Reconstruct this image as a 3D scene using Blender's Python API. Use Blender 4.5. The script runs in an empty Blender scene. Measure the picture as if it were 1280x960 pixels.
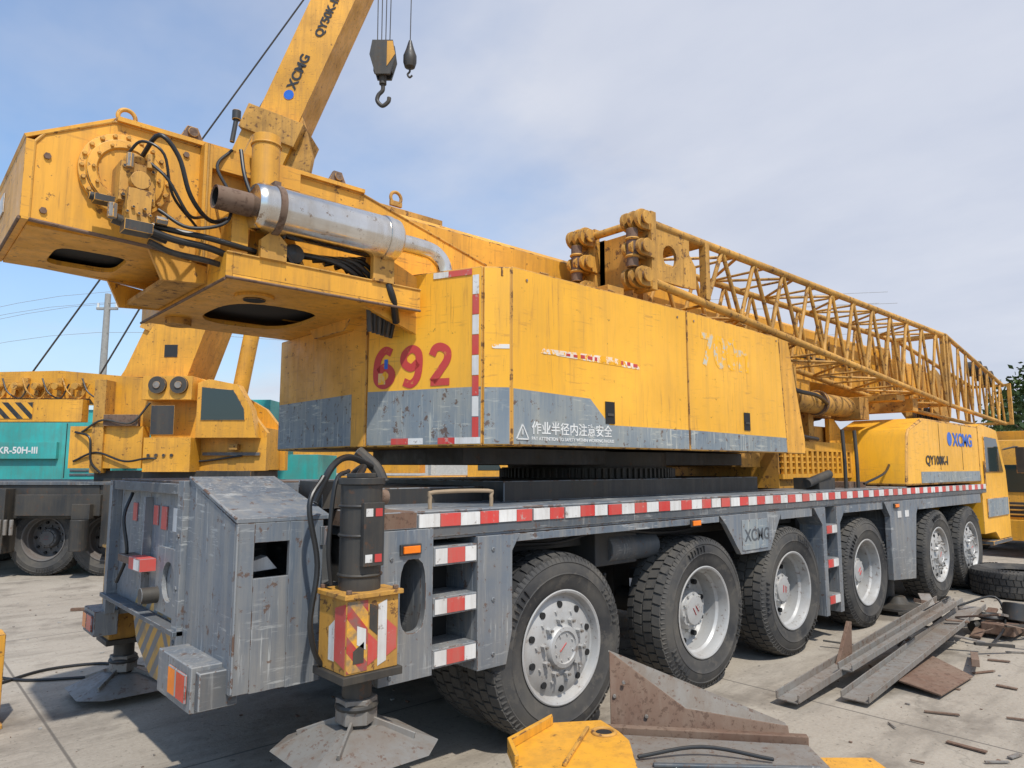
import bpy, bmesh, math, random
from mathutils import Matrix, Vector
random.seed(7)
scn=bpy.context.scene
COL=scn.collection
# ------------------------------------------------------------------ materials
def nmat(name):
    m=bpy.data.materials.new(name); m.use_nodes=True
    nt=m.node_tree; b=nt.nodes['Principled BSDF']
    return m,nt,b
def mixc(nt,fac,a,b,bt='MIX'):
    n=nt.nodes.new('ShaderNodeMix'); n.data_type='RGBA'; n.blend_type=bt
    for i,v in ((0,fac),(6,a),(7,b)):
        if isinstance(v,(int,float)): n.inputs[i].default_value=v
        elif isinstance(v,tuple): n.inputs[i].default_value=(v[0],v[1],v[2],1)
        else: nt.links.new(v,n.inputs[i])
    return n.outputs[2]
def math_n(nt,op,a,b=None,clamp=False):
    n=nt.nodes.new('ShaderNodeMath'); n.operation=op; n.use_clamp=clamp
    for i,v in ((0,a),(1,b)):
        if v is None: continue
        if isinstance(v,(int,float)): n.inputs[i].default_value=v
        else: nt.links.new(v,n.inputs[i])
    return n.outputs[0]
def noise(nt,co,scale,detail=5,rough=.6,mp=None):
    if mp:
        m=nt.nodes.new('ShaderNodeMapping'); m.inputs['Scale'].default_value=mp
        nt.links.new(co,m.inputs['Vector']); co=m.outputs[0]
    n=nt.nodes.new('ShaderNodeTexNoise'); n.inputs['Scale'].default_value=scale
    n.inputs['Detail'].default_value=detail; n.inputs['Roughness'].default_value=rough
    nt.links.new(co,n.inputs['Vector']); return n.outputs['Fac']
def ramp(nt,v,lo,hi,a=0.,b=1.):
    n=nt.nodes.new('ShaderNodeMapRange'); n.clamp=True
    nt.links.new(v,n.inputs[0]); n.inputs[1].default_value=lo; n.inputs[2].default_value=hi
    n.inputs[3].default_value=a; n.inputs[4].default_value=b; return n.outputs[0]
def objco(nt):
    n=nt.nodes.new('ShaderNodeTexCoord'); return n.outputs['Object']
def paint(name,col,rough=.42,dirt=(.12,.09,.06),amt=.35,streak=.3,rust=.5,rustcol=(.10,.045,.02),metal=0.,spec=.5,bump=.08,fade=.12,chip=.66,scr=0.,scrcol=(.4,.4,.38),dust=0.,chs=14):
    m,nt,b=nmat(name); co=objco(nt)
    big=ramp(nt,noise(nt,co,1.7,6,.66),.42,.68,0,amt)
    st=ramp(nt,noise(nt,co,1.,5,.70,(12,12,.7)),.46,.68,0,streak)
    fad=ramp(nt,noise(nt,co,.8,2,.5),.3,.7,0,1)
    lighter=tuple(min(1,c*1.12+.02) for c in col); darker=tuple(c*(1-fade*1.6) for c in col)
    base=mixc(nt,fad,darker,lighter)
    c=mixc(nt,big,base,dirt); c=mixc(nt,st,c,tuple(d*1.1 for d in dirt))
    if scr:
        s_=math_n(nt,'MULTIPLY',ramp(nt,noise(nt,co,1.,4,.7,(5,5,46)),.57,.64),ramp(nt,noise(nt,co,2.3,3,.6),.46,.60,0,scr)); c=mixc(nt,s_,c,scrcol)
        s2=math_n(nt,'MULTIPLY',ramp(nt,noise(nt,co,1.,4,.7,(50,50,2.2)),.57,.65),ramp(nt,noise(nt,co,1.9,3,.6),.44,.58,0,scr)); c=mixc(nt,s2,c,scrcol)
    if dust:
        s=nt.nodes.new('ShaderNodeSeparateXYZ'); nt.links.new(co,s.inputs[0])
        dz=math_n(nt,'MULTIPLY',ramp(nt,s.outputs['Z'],1.25,.35,0,dust),ramp(nt,noise(nt,co,3.,4,.6),.3,.7,.3,1)); c=mixc(nt,dz,c,(.25,.215,.17))
    chn=noise(nt,co,chs,6,.74)
    chips=math_n(nt,'MULTIPLY',ramp(nt,chn,chip,chip+.03),rust)
    c=mixc(nt,chips,c,rustcol)
    nt.links.new(c,b.inputs['Base Color'])
    r=math_n(nt,'ADD',math_n(nt,'MULTIPLY',big,.5),ramp(nt,chn,.3,.7,rough-.06,rough+.12))
    nt.links.new(r,b.inputs['Roughness']); b.inputs['Metallic'].default_value=metal
    b.inputs['Specular IOR Level'].default_value=spec
    bp=nt.nodes.new('ShaderNodeBump'); bp.inputs['Strength'].default_value=bump; bp.inputs['Distance'].default_value=.02
    nt.links.new(noise(nt,co,2.6,2,.5),bp.inputs['Height']); nt.links.new(bp.outputs[0],b.inputs['Normal'])
    return m
def flat(name,col,rough=.5,metal=0.,n=.15,sc=8):
    m,nt,b=nmat(name); co=objco(nt)
    v=ramp(nt,noise(nt,co,sc,4,.65),.3,.7)
    c=mixc(nt,v,tuple(x*(1-n) for x in col),tuple(min(1,x*(1+n)) for x in col))
    nt.links.new(c,b.inputs['Base Color']); b.inputs['Roughness'].default_value=rough; b.inputs['Metallic'].default_value=metal
    return m
YEL=paint('yellow_paint',(.76,.36,.024),amt=.42,streak=.42,rust=.8,dirt=(.27,.135,.035),chip=.615,scr=.55,scrcol=(.26,.12,.035),bump=.14)
YELC=paint('yellow_cabinet_paint',(.84,.415,.018),rough=.34,amt=.22,streak=.34,rust=.6,dirt=(.46,.24,.045),chip=.645,fade=.08,scr=.5,scrcol=(.42,.19,.04),bump=.18)
YELD=paint('yellow_weathered_paint',(.60,.30,.04),amt=.66,streak=.5,rust=.85,dirt=(.16,.09,.035),chip=.57,rough=.55,bump=.2)
YEDGE=paint('yellow_worn_edge',(.62,.31,.04),amt=.6,streak=.4,rust=.9,dirt=(.25,.13,.05),chip=.53,rough=.5,chs=9)
GRY=paint('grey_chassis_paint',(.105,.132,.165),amt=.55,streak=.75,rust=.75,dirt=(.235,.225,.205),rough=.4,chip=.60,scr=.8,scrcol=(.40,.41,.40),dust=.5,bump=.16)
GEDGE=paint('grey_worn_edge',(.17,.19,.21),amt=.6,streak=.4,rust=.85,dirt=(.30,.28,.25),chip=.53,rough=.5,chs=9)
GRYD=paint('grey_dark_paint',(.065,.08,.095),amt=.5,streak=.4,rust=.6,dirt=(.15,.13,.11),rough=.5,chip=.60,scr=.4)
GRYC=paint('grey_cabinet_paint',(.165,.205,.24),amt=.55,streak=.7,rust=.8,dirt=(.31,.31,.27),rough=.48,chip=.585,scr=.85,scrcol=(.48,.48,.42))
BLK=paint('black_greasy_metal',(.020,.020,.020),amt=.6,streak=.45,rust=.6,dirt=(.08,.065,.045),rough=.42,chip=.60)
DARK=flat('dark_recess',(.012,.012,.012),.8)
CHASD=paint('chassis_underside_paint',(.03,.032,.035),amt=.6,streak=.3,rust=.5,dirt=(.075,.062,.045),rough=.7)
RUST=paint('rusty_steel',(.14,.075,.045),amt=.6,streak=.4,rust=.55,dirt=(.20,.15,.11),rough=.7,rustcol=(.06,.032,.02),chip=.55,bump=.3,chs=24)
STEEL=paint('scrap_steel',(.26,.25,.23),amt=.7,streak=.5,rust=.7,dirt=(.16,.115,.08),rough=.5,metal=.3,chip=.575,chs=22,rustcol=(.12,.06,.035))
CHR=paint('muffler_chrome',(.78,.76,.72),rough=.14,amt=.3,streak=.3,rust=.65,dirt=(.36,.25,.13),metal=1.,rustcol=(.22,.11,.04),chip=.60,bump=.2)
SIL=paint('silver_rim_paint',(.47,.47,.46),rough=.45,amt=.55,streak=.2,rust=.55,dirt=(.23,.19,.15),metal=.25,chip=.60)
RIMD=paint('dirty_rim_paint',(.10,.10,.10),rough=.6,amt=.6,streak=.2,rust=.6,dirt=(.13,.10,.08),chip=.62)
RUB=paint('tyre_rubber',(.030,.030,.031),rough=.62,amt=.85,streak=.0,rust=.35,rustcol=(.13,.115,.095),dirt=(.11,.10,.085),spec=.35,bump=.1,chip=.55,chs=5)
HOSE=flat('black_hose',(.015,.015,.015),.4)
RED=paint('red_reflective',(.58,.035,.028),rough=.4,amt=.45,streak=.35,rust=.65,dirt=(.33,.17,.13),rustcol=(.42,.36,.32),chip=.60)
WHT=paint('white_reflective',(.70,.70,.68),rough=.4,amt=.5,streak=.5,rust=.55,dirt=(.33,.29,.25),chip=.60)
REDP=paint('red_stencil_paint',(.50,.03,.03),rough=.5,amt=.3,streak=.2,rust=.6,dirt=(.4,.1,.05),rustcol=(.6,.3,.06),chip=.605)
WPT=flat('white_marking',(.66,.66,.64),.5)
PEEL=paint('peeling_decal',(.72,.70,.66),rough=.5,amt=.7,streak=.3,rust=1.,dirt=(.78,.38,.03),rustcol=(.80,.38,.012),chip=.5)
PEEL2=paint('peeling_decal_faded',(.52,.53,.46),rough=.5,amt=1.,streak=.85,rust=1.,dirt=(.78,.40,.03),rustcol=(.84,.415,.018),chip=.46,chs=7)
BLUE=flat('blue_marking',(.02,.12,.5),.4)
BLKP=flat('black_marking',(.02,.02,.02),.5)
TURQ=paint('turquoise_paint',(.03,.40,.37),amt=.35,streak=.3,rust=.3)
ORG=flat('orange_lens',(.85,.20,.01),.2); REDL=flat('red_lens',(.55,.02,.01),.2)
m,nt,b=nmat('window_glass'); b.inputs['Base Color'].default_value=(.02,.035,.035,1); b.inputs['Roughness'].default_value=.05; b.inputs['Specular IOR Level'].default_value=.8; GLS=m
BEI=flat('beige_handle',(.30,.22,.14),.6)
POLE=flat('concrete_pole',(.30,.29,.27),.8)
EDGE={YEL:YEDGE,YELC:YEDGE,YELD:YEDGE,GRY:GEDGE,GRYD:GEDGE}
def hazard(name,c1,c2,period,cy,slope=1.,use='Y',dm=.75):
    m,nt,b=nmat(name); co=objco(nt); s=nt.nodes.new('ShaderNodeSeparateXYZ'); nt.links.new(co,s.inputs[0])
    a=math_n(nt,'SUBTRACT',s.outputs[use],cy); 
    if slope>0: a=math_n(nt,'ABSOLUTE',a)
    v=math_n(nt,'ADD',math_n(nt,'MULTIPLY',a,abs(slope)),s.outputs['Z'])
    f=math_n(nt,'FRACT',math_n(nt,'DIVIDE',v,period)); f=math_n(nt,'GREATER_THAN',f,.5)
    c=mixc(nt,f,c1,c2); d=ramp(nt,noise(nt,co,9,6,.7),.42,.66,0,dm); c=mixc(nt,d,c,(.14,.13,.11))
    nt.links.new(c,b.inputs['Base Color']); b.inputs['Roughness'].default_value=.5; return m
# ------------------------------------------------------------------ geometry kit
AX={'xz':(0,2,1),'xy':(0,1,2),'yz':(1,2,0)}
class Part:
    def __init__(s,bevel): s.v=[];s.f=[];s.fm=[];s.mats=[];s.bevel=bevel
    def mi(s,m):
        if m not in s.mats: s.mats.append(m)
        return s.mats.index(m)
    def add(s,vs,fs,m):
        o=len(s.v); s.v+= [tuple(v) for v in vs]; k=s.mi(m)
        for f in fs: s.f.append([i+o for i in f]); s.fm.append(k)
    def box(s,x0,x1,y0,y1,z0,z1,m):
        vs=[(x,y,z) for x in (x0,x1) for y in (y0,y1) for z in (z0,z1)]
        s.add(vs,[(0,1,3,2),(4,6,7,5),(0,4,5,1),(2,3,7,6),(0,2,6,4),(1,5,7,3)],m)
    def hexa(s,b4,t4,m):
        s.add(list(b4)+list(t4),[(3,2,1,0),(4,5,6,7),(0,1,5,4),(1,2,6,5),(2,3,7,6),(3,0,4,7)],m)
    def prism(s,poly,axes,lo,hi,m):
        a,b,c=AX[axes]; vs=[]
        for h in (lo,hi):
            for p in poly:
                q=[0,0,0]; q[a]=p[0];q[b]=p[1];q[c]=h; vs.append(q)
        n=len(poly); fs=[tuple(range(n))[::-1],tuple(range(n,2*n))]+[(i,(i+1)%n,n+(i+1)%n,n+i) for i in range(n)]
        s.add(vs,fs,m)
    def cyl(s,p1,p2,r,m,r2=None,n=24,cap=True):
        p1=Vector(p1);p2=Vector(p2);r2=r if r2 is None else r2
        d=(p2-p1).normalized(); t=Vector((0,0,1)) if abs(d.z)<.9 else Vector((1,0,0))
        u=d.cross(t).normalized(); w=d.cross(u); vs=[]
        for p,rr in ((p1,r),(p2,r2)):
            for i in range(n):
                a=2*math.pi*i/n; vs.append(p+u*math.cos(a)*rr+w*math.sin(a)*rr)
        fs=[(i,(i+1)%n,n+(i+1)%n,n+i) for i in range(n)]
        if cap: fs+=[tuple(range(n))[::-1],tuple(range(n,2*n))]
        s.add(vs,fs,m)
    def tube(s,pts,r,m,n=10,sub=6):
        P=[Vector(p) for p in pts]
        if sub>1 and len(P)>2:
            Q=[];E=[P[0]*2-P[1]]+P+[P[-1]*2-P[-2]]
            for i in range(1,len(E)-2):
                for k in range(sub):
                    t=k/sub;a,b_,c,d=E[i-1],E[i],E[i+1],E[i+2]
                    Q.append(.5*((2*b_)+(c-a)*t+(2*a-5*b_+4*c-d)*t*t+(3*b_-a-3*c+d)*t**3))
            Q.append(P[-1]); P=Q
        vs=[];pu=None
        for i,p in enumerate(P):
            d=(P[min(i+1,len(P)-1)]-P[max(i-1,0)]).normalized()
            if pu is None:
                t=Vector((0,0,1)) if abs(d.z)<.9 else Vector((1,0,0)); pu=d.cross(t).normalized()
            u=(pu-d*pu.dot(d)).normalized(); pu=u; w=d.cross(u)
            for k in range(n):
                a=2*math.pi*k/n; vs.append(p+u*math.cos(a)*r+w*math.sin(a)*r)
        L=len(P); fs=[(i*n+k,i*n+(k+1)%n,(i+1)*n+(k+1)%n,(i+1)*n+k) for i in range(L-1) for k in range(n)]
        fs+=[tuple(range(n))[::-1],tuple(range((L-1)*n,L*n))]; s.add(vs,fs,m)
    def bar(s,p1,p2,w,h,m):
        p1=Vector(p1);p2=Vector(p2);d=(p2-p1).normalized(); t=Vector((0,0,1)) if abs(d.z)<.95 else Vector((1,0,0))
        u=d.cross(t).normalized()*w/2; v=d.cross(u).normalized()*h/2
        s.hexa([p1-u-v,p1+u-v,p1+u+v,p1-u+v],[p2-u-v,p2+u-v,p2+u+v,p2-u+v],m)
    def lathe(s,prof,c,m,n=64,axis='y'):
        c=Vector(c);vs=[]
        for r,h in prof:
            for i in range(n):
                a=2*math.pi*i/n; ca,sa=math.cos(a)*r,math.sin(a)*r
                vs.append(c+ (Vector((ca,h,sa)) if axis=='y' else Vector((ca,sa,h)) if axis=='z' else Vector((h,ca,sa))))
        L=len(prof); s.add(vs,[(i*n+k,i*n+(k+1)%n,(i+1)*n+(k+1)%n,(i+1)*n+k) for i in range(L-1) for k in range(n)],m)
    def torus(s,c,R,r,m,axis='y',n=28,k=8):
        s.lathe([(R+r*math.cos(2*math.pi*j/k),r*math.sin(2*math.pi*j/k)) for j in range(k+1)],c,m,n,axis)
    def holed(s,axes,rect,hole,lo,hi,m,n=36,p=2.):
        a0,a1,b0,b1=rect; cx,cz,rx,rz=hole; a,b,c=AX[axes]
        ang=sorted([2*math.pi*i/n for i in range(n)]+[math.atan2(z-cz,x-cx)%(2*math.pi) for x in (a0,a1) for z in (b0,b1)])
        vs=[];N=len(ang)
        for h in (lo,hi):
            for t in ang:
                ct,st=math.cos(t),math.sin(t)
                k=min(((a1-cx)/ct if ct>1e-6 else (a0-cx)/ct if ct<-1e-6 else 1e9),((b1-cz)/st if st>1e-6 else (b0-cz)/st if st<-1e-6 else 1e9))
                q=(abs(ct/rx)**p+abs(st/rz)**p)**(-1/p)
                for kk in (k,q):
                    v=[0,0,0]; v[a]=cx+ct*kk; v[b]=cz+st*kk; v[c]=h; vs.append(v)
        fs=[]
        for i in range(N):
            j=(i+1)%N; A=lambda q,w,z:z*2*N+2*q+w
            fs+=[(A(i,0,0),A(j,0,0),A(j,1,0),A(i,1,0)),(A(i,0,1),A(i,1,1),A(j,1,1),A(j,0,1)),(A(i,0,0),A(i,0,1),A(j,0,1),A(j,0,0)),(A(i,1,0),A(j,1,0),A(j,1,1),A(i,1,1))]
        s.add(vs,fs,m)
    def bolts(s,c,R,n,r,h0,h1,m,axis='y',off=0,k=6):
        for i in range(n):
            a=2*math.pi*(i+off)/n; ca,sa=math.cos(a)*R,math.sin(a)*R
            if axis=='y': s.cyl((c[0]+ca,h0,c[2]+sa),(c[0]+ca,h1,c[2]+sa),r,m,n=k)
            elif axis=='z': s.cyl((c[0]+ca,c[1]+sa,h0),(c[0]+ca,c[1]+sa,h1),r,m,n=k)
def mesh_of(p,name,loc=(0,0,0)):
    me=bpy.data.meshes.new(name); L=Vector(loc)
    me.from_pydata([tuple(Vector(v)-L) for v in p.v],[],p.f)
    for m in p.mats: me.materials.append(m)
    for i,q in enumerate(me.polygons): q.material_index=p.fm[i]
    bm=bmesh.new(); bm.from_mesh(me); bmesh.ops.recalc_face_normals(bm,faces=bm.faces); bm.to_mesh(me); bm.free()
    for q in me.polygons: q.use_smooth=True
    me.set_sharp_from_angle(angle=math.radians(32)); return me
class Obj:
    def __init__(s,name,loc=(0,0,0),D=None): s.name=name;s.loc=loc;s.D=D or Matrix.Identity(4);s.parts={};s.texts=[];s.extra=[]
    def part(s,n,bevel=.005):
        if n not in s.parts: s.parts[n]=Part(bevel)
        return s.parts[n]
    def text(s,n,body,size,mat,loc,rz=0,off=0,rot=None,sx=1.): s.texts.append((n,body,size,mat,loc,rz,off,rot,sx))
    def done(s):
        e=bpy.data.objects.new(s.name,None); COL.objects.link(e); e.matrix_world=s.D@Matrix.Translation(s.loc); e.empty_display_size=.2
        for n,p in s.parts.items():
            me=mesh_of(p,n,s.loc); o=bpy.data.objects.new(n,me); COL.objects.link(o); o.parent=e
            if p.bevel:
                b=o.modifiers.new('bevel','BEVEL'); b.width=p.bevel; b.segments=2; b.limit_method='ANGLE'; b.angle_limit=math.radians(40); b.harden_normals=True
                if p.mats and p.mats[0] in EDGE: me.materials.append(EDGE[p.mats[0]]); b.material=len(me.materials)-1
        for n,body,size,mat,loc,rz,off,rot,sx in s.texts:
            cu=bpy.data.curves.new(n,'FONT'); cu.body=body; cu.size=size; cu.extrude=.0008; cu.offset=off; cu.materials.append(mat)
            o=bpy.data.objects.new(n,cu); COL.objects.link(o); o.parent=e
            o.location=Vector(loc)-Vector(s.loc); o.rotation_euler=rot or (math.radians(90),0,rz); o.scale=(sx,1,1)
        for n,me,loc,rz in s.extra:
            o=bpy.data.objects.new(n,me); COL.objects.link(o); o.parent=e; o.location=Vector(loc)-Vector(s.loc); o.rotation_euler=(0,0,rz) if isinstance(rz,(int,float)) else rz
        return e
# ------------------------------------------------------------------ wheels
def tyre(p,full=True):
    prof=[(.345,.05),(.36,.022),(.375,.012),(.40,.004),(.44,-.008),(.47,-.013),(.476,-.018),(.482,-.013),(.51,-.010),(.545,.002),(.552,-.002),(.575,.015),(.592,.03),(.597,.05),
          (.600,.10),(.601,.18),(.600,.26),(.597,.31),(.592,.33),(.575,.345),(.545,.358),(.48,.373),(.40,.356),(.36,.338),(.345,.31)]
    p.lathe(prof,(0,0,0),RUB,96)
    N=46
    for row,(y0,y1,ph,da) in enumerate(((.022,.088,0,.78),(.098,.172,.5,.80),(.188,.262,0,.80),(.272,.338,.5,.78))):
        for i in range(N):
            a0=2*math.pi*(i+ph)/N; a1=a0+2*math.pi/N*da; sk=.018 if row%2 else -.018
            r0,r1=.585,.615
            def P(r,a,y): return (r*math.cos(a),y,r*math.sin(a))
            ro0=r1-(.014 if row==0 else 0); ro1=r1-(.014 if row==3 else 0)
            b4=[P(r0,a0,y0),P(r0,a1,y0),P(r0,a1+sk,y1),P(r0,a0+sk,y1)]
            t4=[P(ro0,a0,y0),P(ro0,a1,y0),P(ro1,a1+sk,y1),P(ro1,a0+sk,y1)]
            p.hexa(b4,t4,RUB)
    for i in range(92):
        a=2*math.pi*i/92; c,s_=math.cos(a),math.sin(a)
        p.bar((.553*c,.006,.553*s_),(.588*c,.022,.588*s_),.012,.012,RUB)
    for a0,n in ((.5,7),(2.6,6),(4.6,7)):
        for i in range(n):
            a=a0+i*.085; c,s_=math.cos(a),math.sin(a); h=.018 if i%2 else .026
            p.bar(((.515-h)*c,-.013,(.515-h)*s_),((.515+h)*c,-.011,(.515+h)*s_),.022,.008,RUB)
def rimA(p,SIL=SIL):
    p.lathe([(.345,.34),(.345,.10),(.352,.03),(.368,.012),(.372,.004),(.364,0),(.350,.006),(.340,.03),(.333,.055),(.322,.06),(.30,.048),(.27,.034),(.22,.024),(.145,.022),(.14,.0),(.13,-.012),(.105,-.016),(.10,-.005),(.06,-.003),(0,-.003)],(0,0,0),SIL,72)
    for i in range(10):
        a=2*math.pi*i/10
        p.cyl((.272*math.cos(a),.026,.272*math.sin(a)),(.272*math.cos(a),.0405,.272*math.sin(a)),.022,DARK,n=14)
        a+=.2
        p.cyl((.232*math.cos(a),.012,.232*math.sin(a)),(.232*math.cos(a),.03,.232*math.sin(a)),.010,SIL,n=6)
    p.bolts((0,0,0),.178,10,.019,.022,-.012,SIL,'y',.25); p.bolts((0,0,0),.178,10,.009,.0,-.03,STEEL,'y',.25,8)
    p.bolts((0,0,0),.085,8,.008,-.003,-.013,SIL,'y',0)
    p.bar((-.03,-.004,-.035),(.012,-.004,.03),.009,.002,REDP)
def rimB(p,SIL=SIL):
    p.lathe([(.345,.34),(.345,.10),(.352,.03),(.368,.012),(.372,.004),(.364,0),(.350,.006),(.342,.03),(.335,.09),(.318,.11),(.312,.22),(.29,.245),(.26,.24),(.2,.225),(.165,.225),(.16,.15),(.145,.125),(.12,.12),(.115,.10),(.08,.095),(0,.095)],(0,0,0),SIL,72)
    for i in range(10):
        a=2*math.pi*i/10
        p.cyl((.262*math.cos(a),.20,.262*math.sin(a)),(.262*math.cos(a),.236,.262*math.sin(a)),.022,DARK,n=14)
    p.bolts((0,0,0),.19,10,.018,.225,.195,SIL,'y',.5); p.bolts((0,0,0),.135,10,.010,.13,.108,SIL,'y')
    p.bar((-.04,.093,-.02),(.03,.093,-.02),.012,.002,REDP); p.bar((-.03,.093,.02),(.03,.093,.025),.014,.002,REDP)
pA=Part(0);tyre(pA);rimA(pA);WA=mesh_of(pA,'wheel_flush')
pB=Part(0);tyre(pB);rimB(pB);WB=mesh_of(pB,'wheel_deep')
pD=Part(0);tyre(pD);rimB(pD,RIMD);WD=mesh_of(pD,'wheel_dirty')
# ================================================================== MAIN CRANE
C=Obj('truck_crane',(5.,4.85,0))
d=C.part('deck',.006)
d.box(2.07,13.3,3.36,6.34,1.40,1.535,GRYD)
d.box(2.07,9.9,3.37,4.1,1.5355,1.55,GRY); d.box(2.07,9.9,5.6,6.33,1.5355,1.55,GRY)
d.box(2.3,7.3,4.1,5.6,1.536,1.66,BLK)
d.box(3.4,7.0,3.85,5.8,1.55,1.70,BLK)
d.box(2.05,2.31,3.352,3.9,1.455,1.552,RUST)
x=2.32;i=0
t=C.part('reflective_tape',0)
while x<13.2:
    L=.15; dz=random.uniform(-.002,.002); t.box(x+.002,x+L-.002-random.choice([0,0,0,.012]),3.352,3.3599,1.459+dz,1.533+dz,RED if i%2 else WHT); x+=L;i+=1
s=C.part('side_skirt',.006)
s.box(3.03,5.45,3.37,3.41,1.33,1.38,GRY); s.box(2.42,13.3,3.372,3.42,1.385,1.457,GRY)
s.holed('xz',(2.07,2.42,.64,1.452),(2.285,1.09,.085,.2),3.35,3.40,GRY,p=3.2)
s.box(2.07,2.12,3.401,3.75,.64,1.45,GRY); s.box(2.37,2.42,3.401,3.75,.64,1.38,GRY)
s.prism([(2.75,.60),(2.98,.60),(3.03,.80),(3.03,1.28),(3.10,1.383),(2.75,1.383)],'xz',3.35,3.40,GRY)
s.box(2.75,2.80,3.401,3.72,.60,1.38,GRY)
s.prism([(5.45,1.383),(6.55,1.383),(6.3,1.03),(5.78,1.03),(5.55,1.3)],'xz',3.362,3.41,GRY)
s.box(5.80,6.25,3.355,3.361,1.06,1.33,GRYC)
s.box(6.55,7.2,3.372,3.42,1.30,1.383,GRY)
s.prism([(7.38,.28),(7.46,.28),(7.46,1.383),(7.2,1.383),(7.38,1.2)],'xz',3.35,3.6,GRY)
s.prism([(7.72,.28),(7.80,.28),(7.80,1.2),(7.98,1.383),(7.72,1.383)],'xz',3.35,3.6,GRY)
s.box(7.98,9.05,3.372,3.42,1.30,1.383,GRY)
s.prism([(9.22,.45),(9.95,.40),(10.1,1.2),(10.25,1.383),(9.05,1.383),(9.22,1.2)],'xz',3.352,3.42,GRY)
s.box(9.3,9.9,3.42,4.1,.5,1.38,GRYD)
s.box(10.25,13.0,3.372,3.42,1.25,1.383,GRY)
for k in range(34): s.cyl((2.6+.31*k,3.366,1.425),(2.6+.31*k,3.374,1.425),.011,GRYD,n=6)
for zz in (.68,1.0,1.3): s.cyl((2.87,3.342,zz),(2.87,3.352,zz),.014,GRYD,n=6); s.cyl((2.14,3.342,zz),(2.14,3.352,zz),.012,GRYD,n=6)
l=C.part('ladder_steps',.004)
for z0,z1 in ((1.235,1.345),(.955,1.06),(.67,.775)):
    l.box(2.425,2.745,3.352,3.62,z0,z1,GRY); t.box(2.435,2.52,3.347,3.3512,z0+.012,z1-.012,WHT); t.box(2.522,2.65,3.347,3.3512,z0+.012,z1-.012,RED);t.box(2.652,2.735,3.347,3.3512,z0+.012,z1-.012,WHT)
for z0 in (1.1,.75,.38):
    l.box(7.465,7.715,3.352,3.6,z0,z0+.1,GRY); t.box(7.47,7.59,3.347,3.3512,z0+.01,z0+.09,RED); t.box(7.592,7.71,3.347,3.3512,z0+.01,z0+.09,WHT)
for x0 in (9.45,9.7):
    t.box(x0,x0+.12,3.347,3.3512,1.18,1.26,WHT)
C.text('plate_marking','XCMG',.15,GRYD,(5.84,3.354,1.14),0,.003)
l.box(2.43,2.74,3.64,3.68,.62,1.38,DARK)
mk=C.part('marker_lamps',.004)
for x0,z0 in ((2.26,1.345),(5.05,1.345),(9.4,1.33)):
    mk.box(x0-.07,x0+.07,3.335,3.349,z0-.03,z0+.03,BLK); mk.box(x0-.055,x0+.055,3.322,3.335,z0-.02,z0+.02,ORG)
f=C.part('underframe',.01)
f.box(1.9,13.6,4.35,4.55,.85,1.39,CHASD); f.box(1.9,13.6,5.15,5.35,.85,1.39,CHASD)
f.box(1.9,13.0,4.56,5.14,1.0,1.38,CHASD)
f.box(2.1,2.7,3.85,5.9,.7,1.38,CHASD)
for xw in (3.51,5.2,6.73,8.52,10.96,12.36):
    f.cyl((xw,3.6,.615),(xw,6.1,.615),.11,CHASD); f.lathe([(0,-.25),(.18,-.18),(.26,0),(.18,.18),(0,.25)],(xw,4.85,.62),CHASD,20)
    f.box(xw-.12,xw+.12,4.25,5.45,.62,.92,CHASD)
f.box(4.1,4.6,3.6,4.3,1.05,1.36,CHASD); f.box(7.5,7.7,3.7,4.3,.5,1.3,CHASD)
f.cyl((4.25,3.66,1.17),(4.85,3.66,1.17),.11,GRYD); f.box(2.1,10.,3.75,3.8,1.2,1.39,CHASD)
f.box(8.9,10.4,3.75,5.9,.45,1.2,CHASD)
f.tube([(3.0,3.6,1.3),(3.6,3.55,1.27),(4.2,3.6,1.32),(5.0,3.55,1.26),(5.8,3.6,1.3),(7.2,3.6,1.28)],.014,HOSE)
f.tube([(4.2,3.6,1.0),(4.3,3.7,.8),(4.5,3.9,.7),(4.8,4.2,.75)],.016,HOSE)
j2=C.part('middle_outrigger',.004)
j2.cyl((9.65,3.62,.12),(9.65,3.62,1.2),.10,BLK); j2.lathe([(0,.20),(.1,.2),(.14,.12),(.34,.09),(.34,.06),(0,.06)],(9.65,3.5,0),BLK,28,'z')
def wh(me,x,y,rz,ry): C.extra.append(('wheel',me,(x,y,.612),(0,ry,rz)))
for k,(xw,me) in enumerate(((3.51,WA),(5.2,WB),(6.73,WB),(8.52,WB),(10.96,WA),(12.36,WA))):
    wh(me,xw,3.37,random.uniform(-.012,.012),.3+.7*k); wh(me,xw,6.33,math.pi,.2*k)
    if k in (0,): wh(WB,xw,3.75,0,.1); wh(WB,xw,5.95,math.pi,.1)
# ---- rear body
r=C.part('rear_body',.010)
r.box(1.39,1.48,3.6,3.63,.68,1.515,GRY); r.box(1.67,1.86,3.6,3.63,.67,1.515,GRY)
r.box(1.481,1.669,3.6,3.63,.675,1.235,GRY); r.box(1.481,1.669,3.6,3.63,1.415,1.515,GRY)
r.prism([(3.632,.68),(3.632,1.515),(4.35,1.72),(4.35,.74)],'yz',1.39,1.42,GRY)
r.prism([(3.6,1.517),(4.35,1.722),(4.35,1.745),(3.6,1.54)],'yz',1.385,1.9,GRY)
r.prism([(3.632,.70),(3.632,1.515),(4.3,1.70),(4.3,.74)],'yz',1.84,1.87,GRYD)
r.box(1.43,1.83,3.64,4.3,.68,.70,GRYD)
r.box(1.44,1.8,4.2,4.25,.72,1.6,GRYD); r.prism([(1.50,1.25),(1.66,1.26),(1.60,1.33),(1.52,1.31)],'xz',3.72,3.8,WHT)
r.box(1.43,2.07,4.36,6.05,.86,1.70,GRY)
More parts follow.
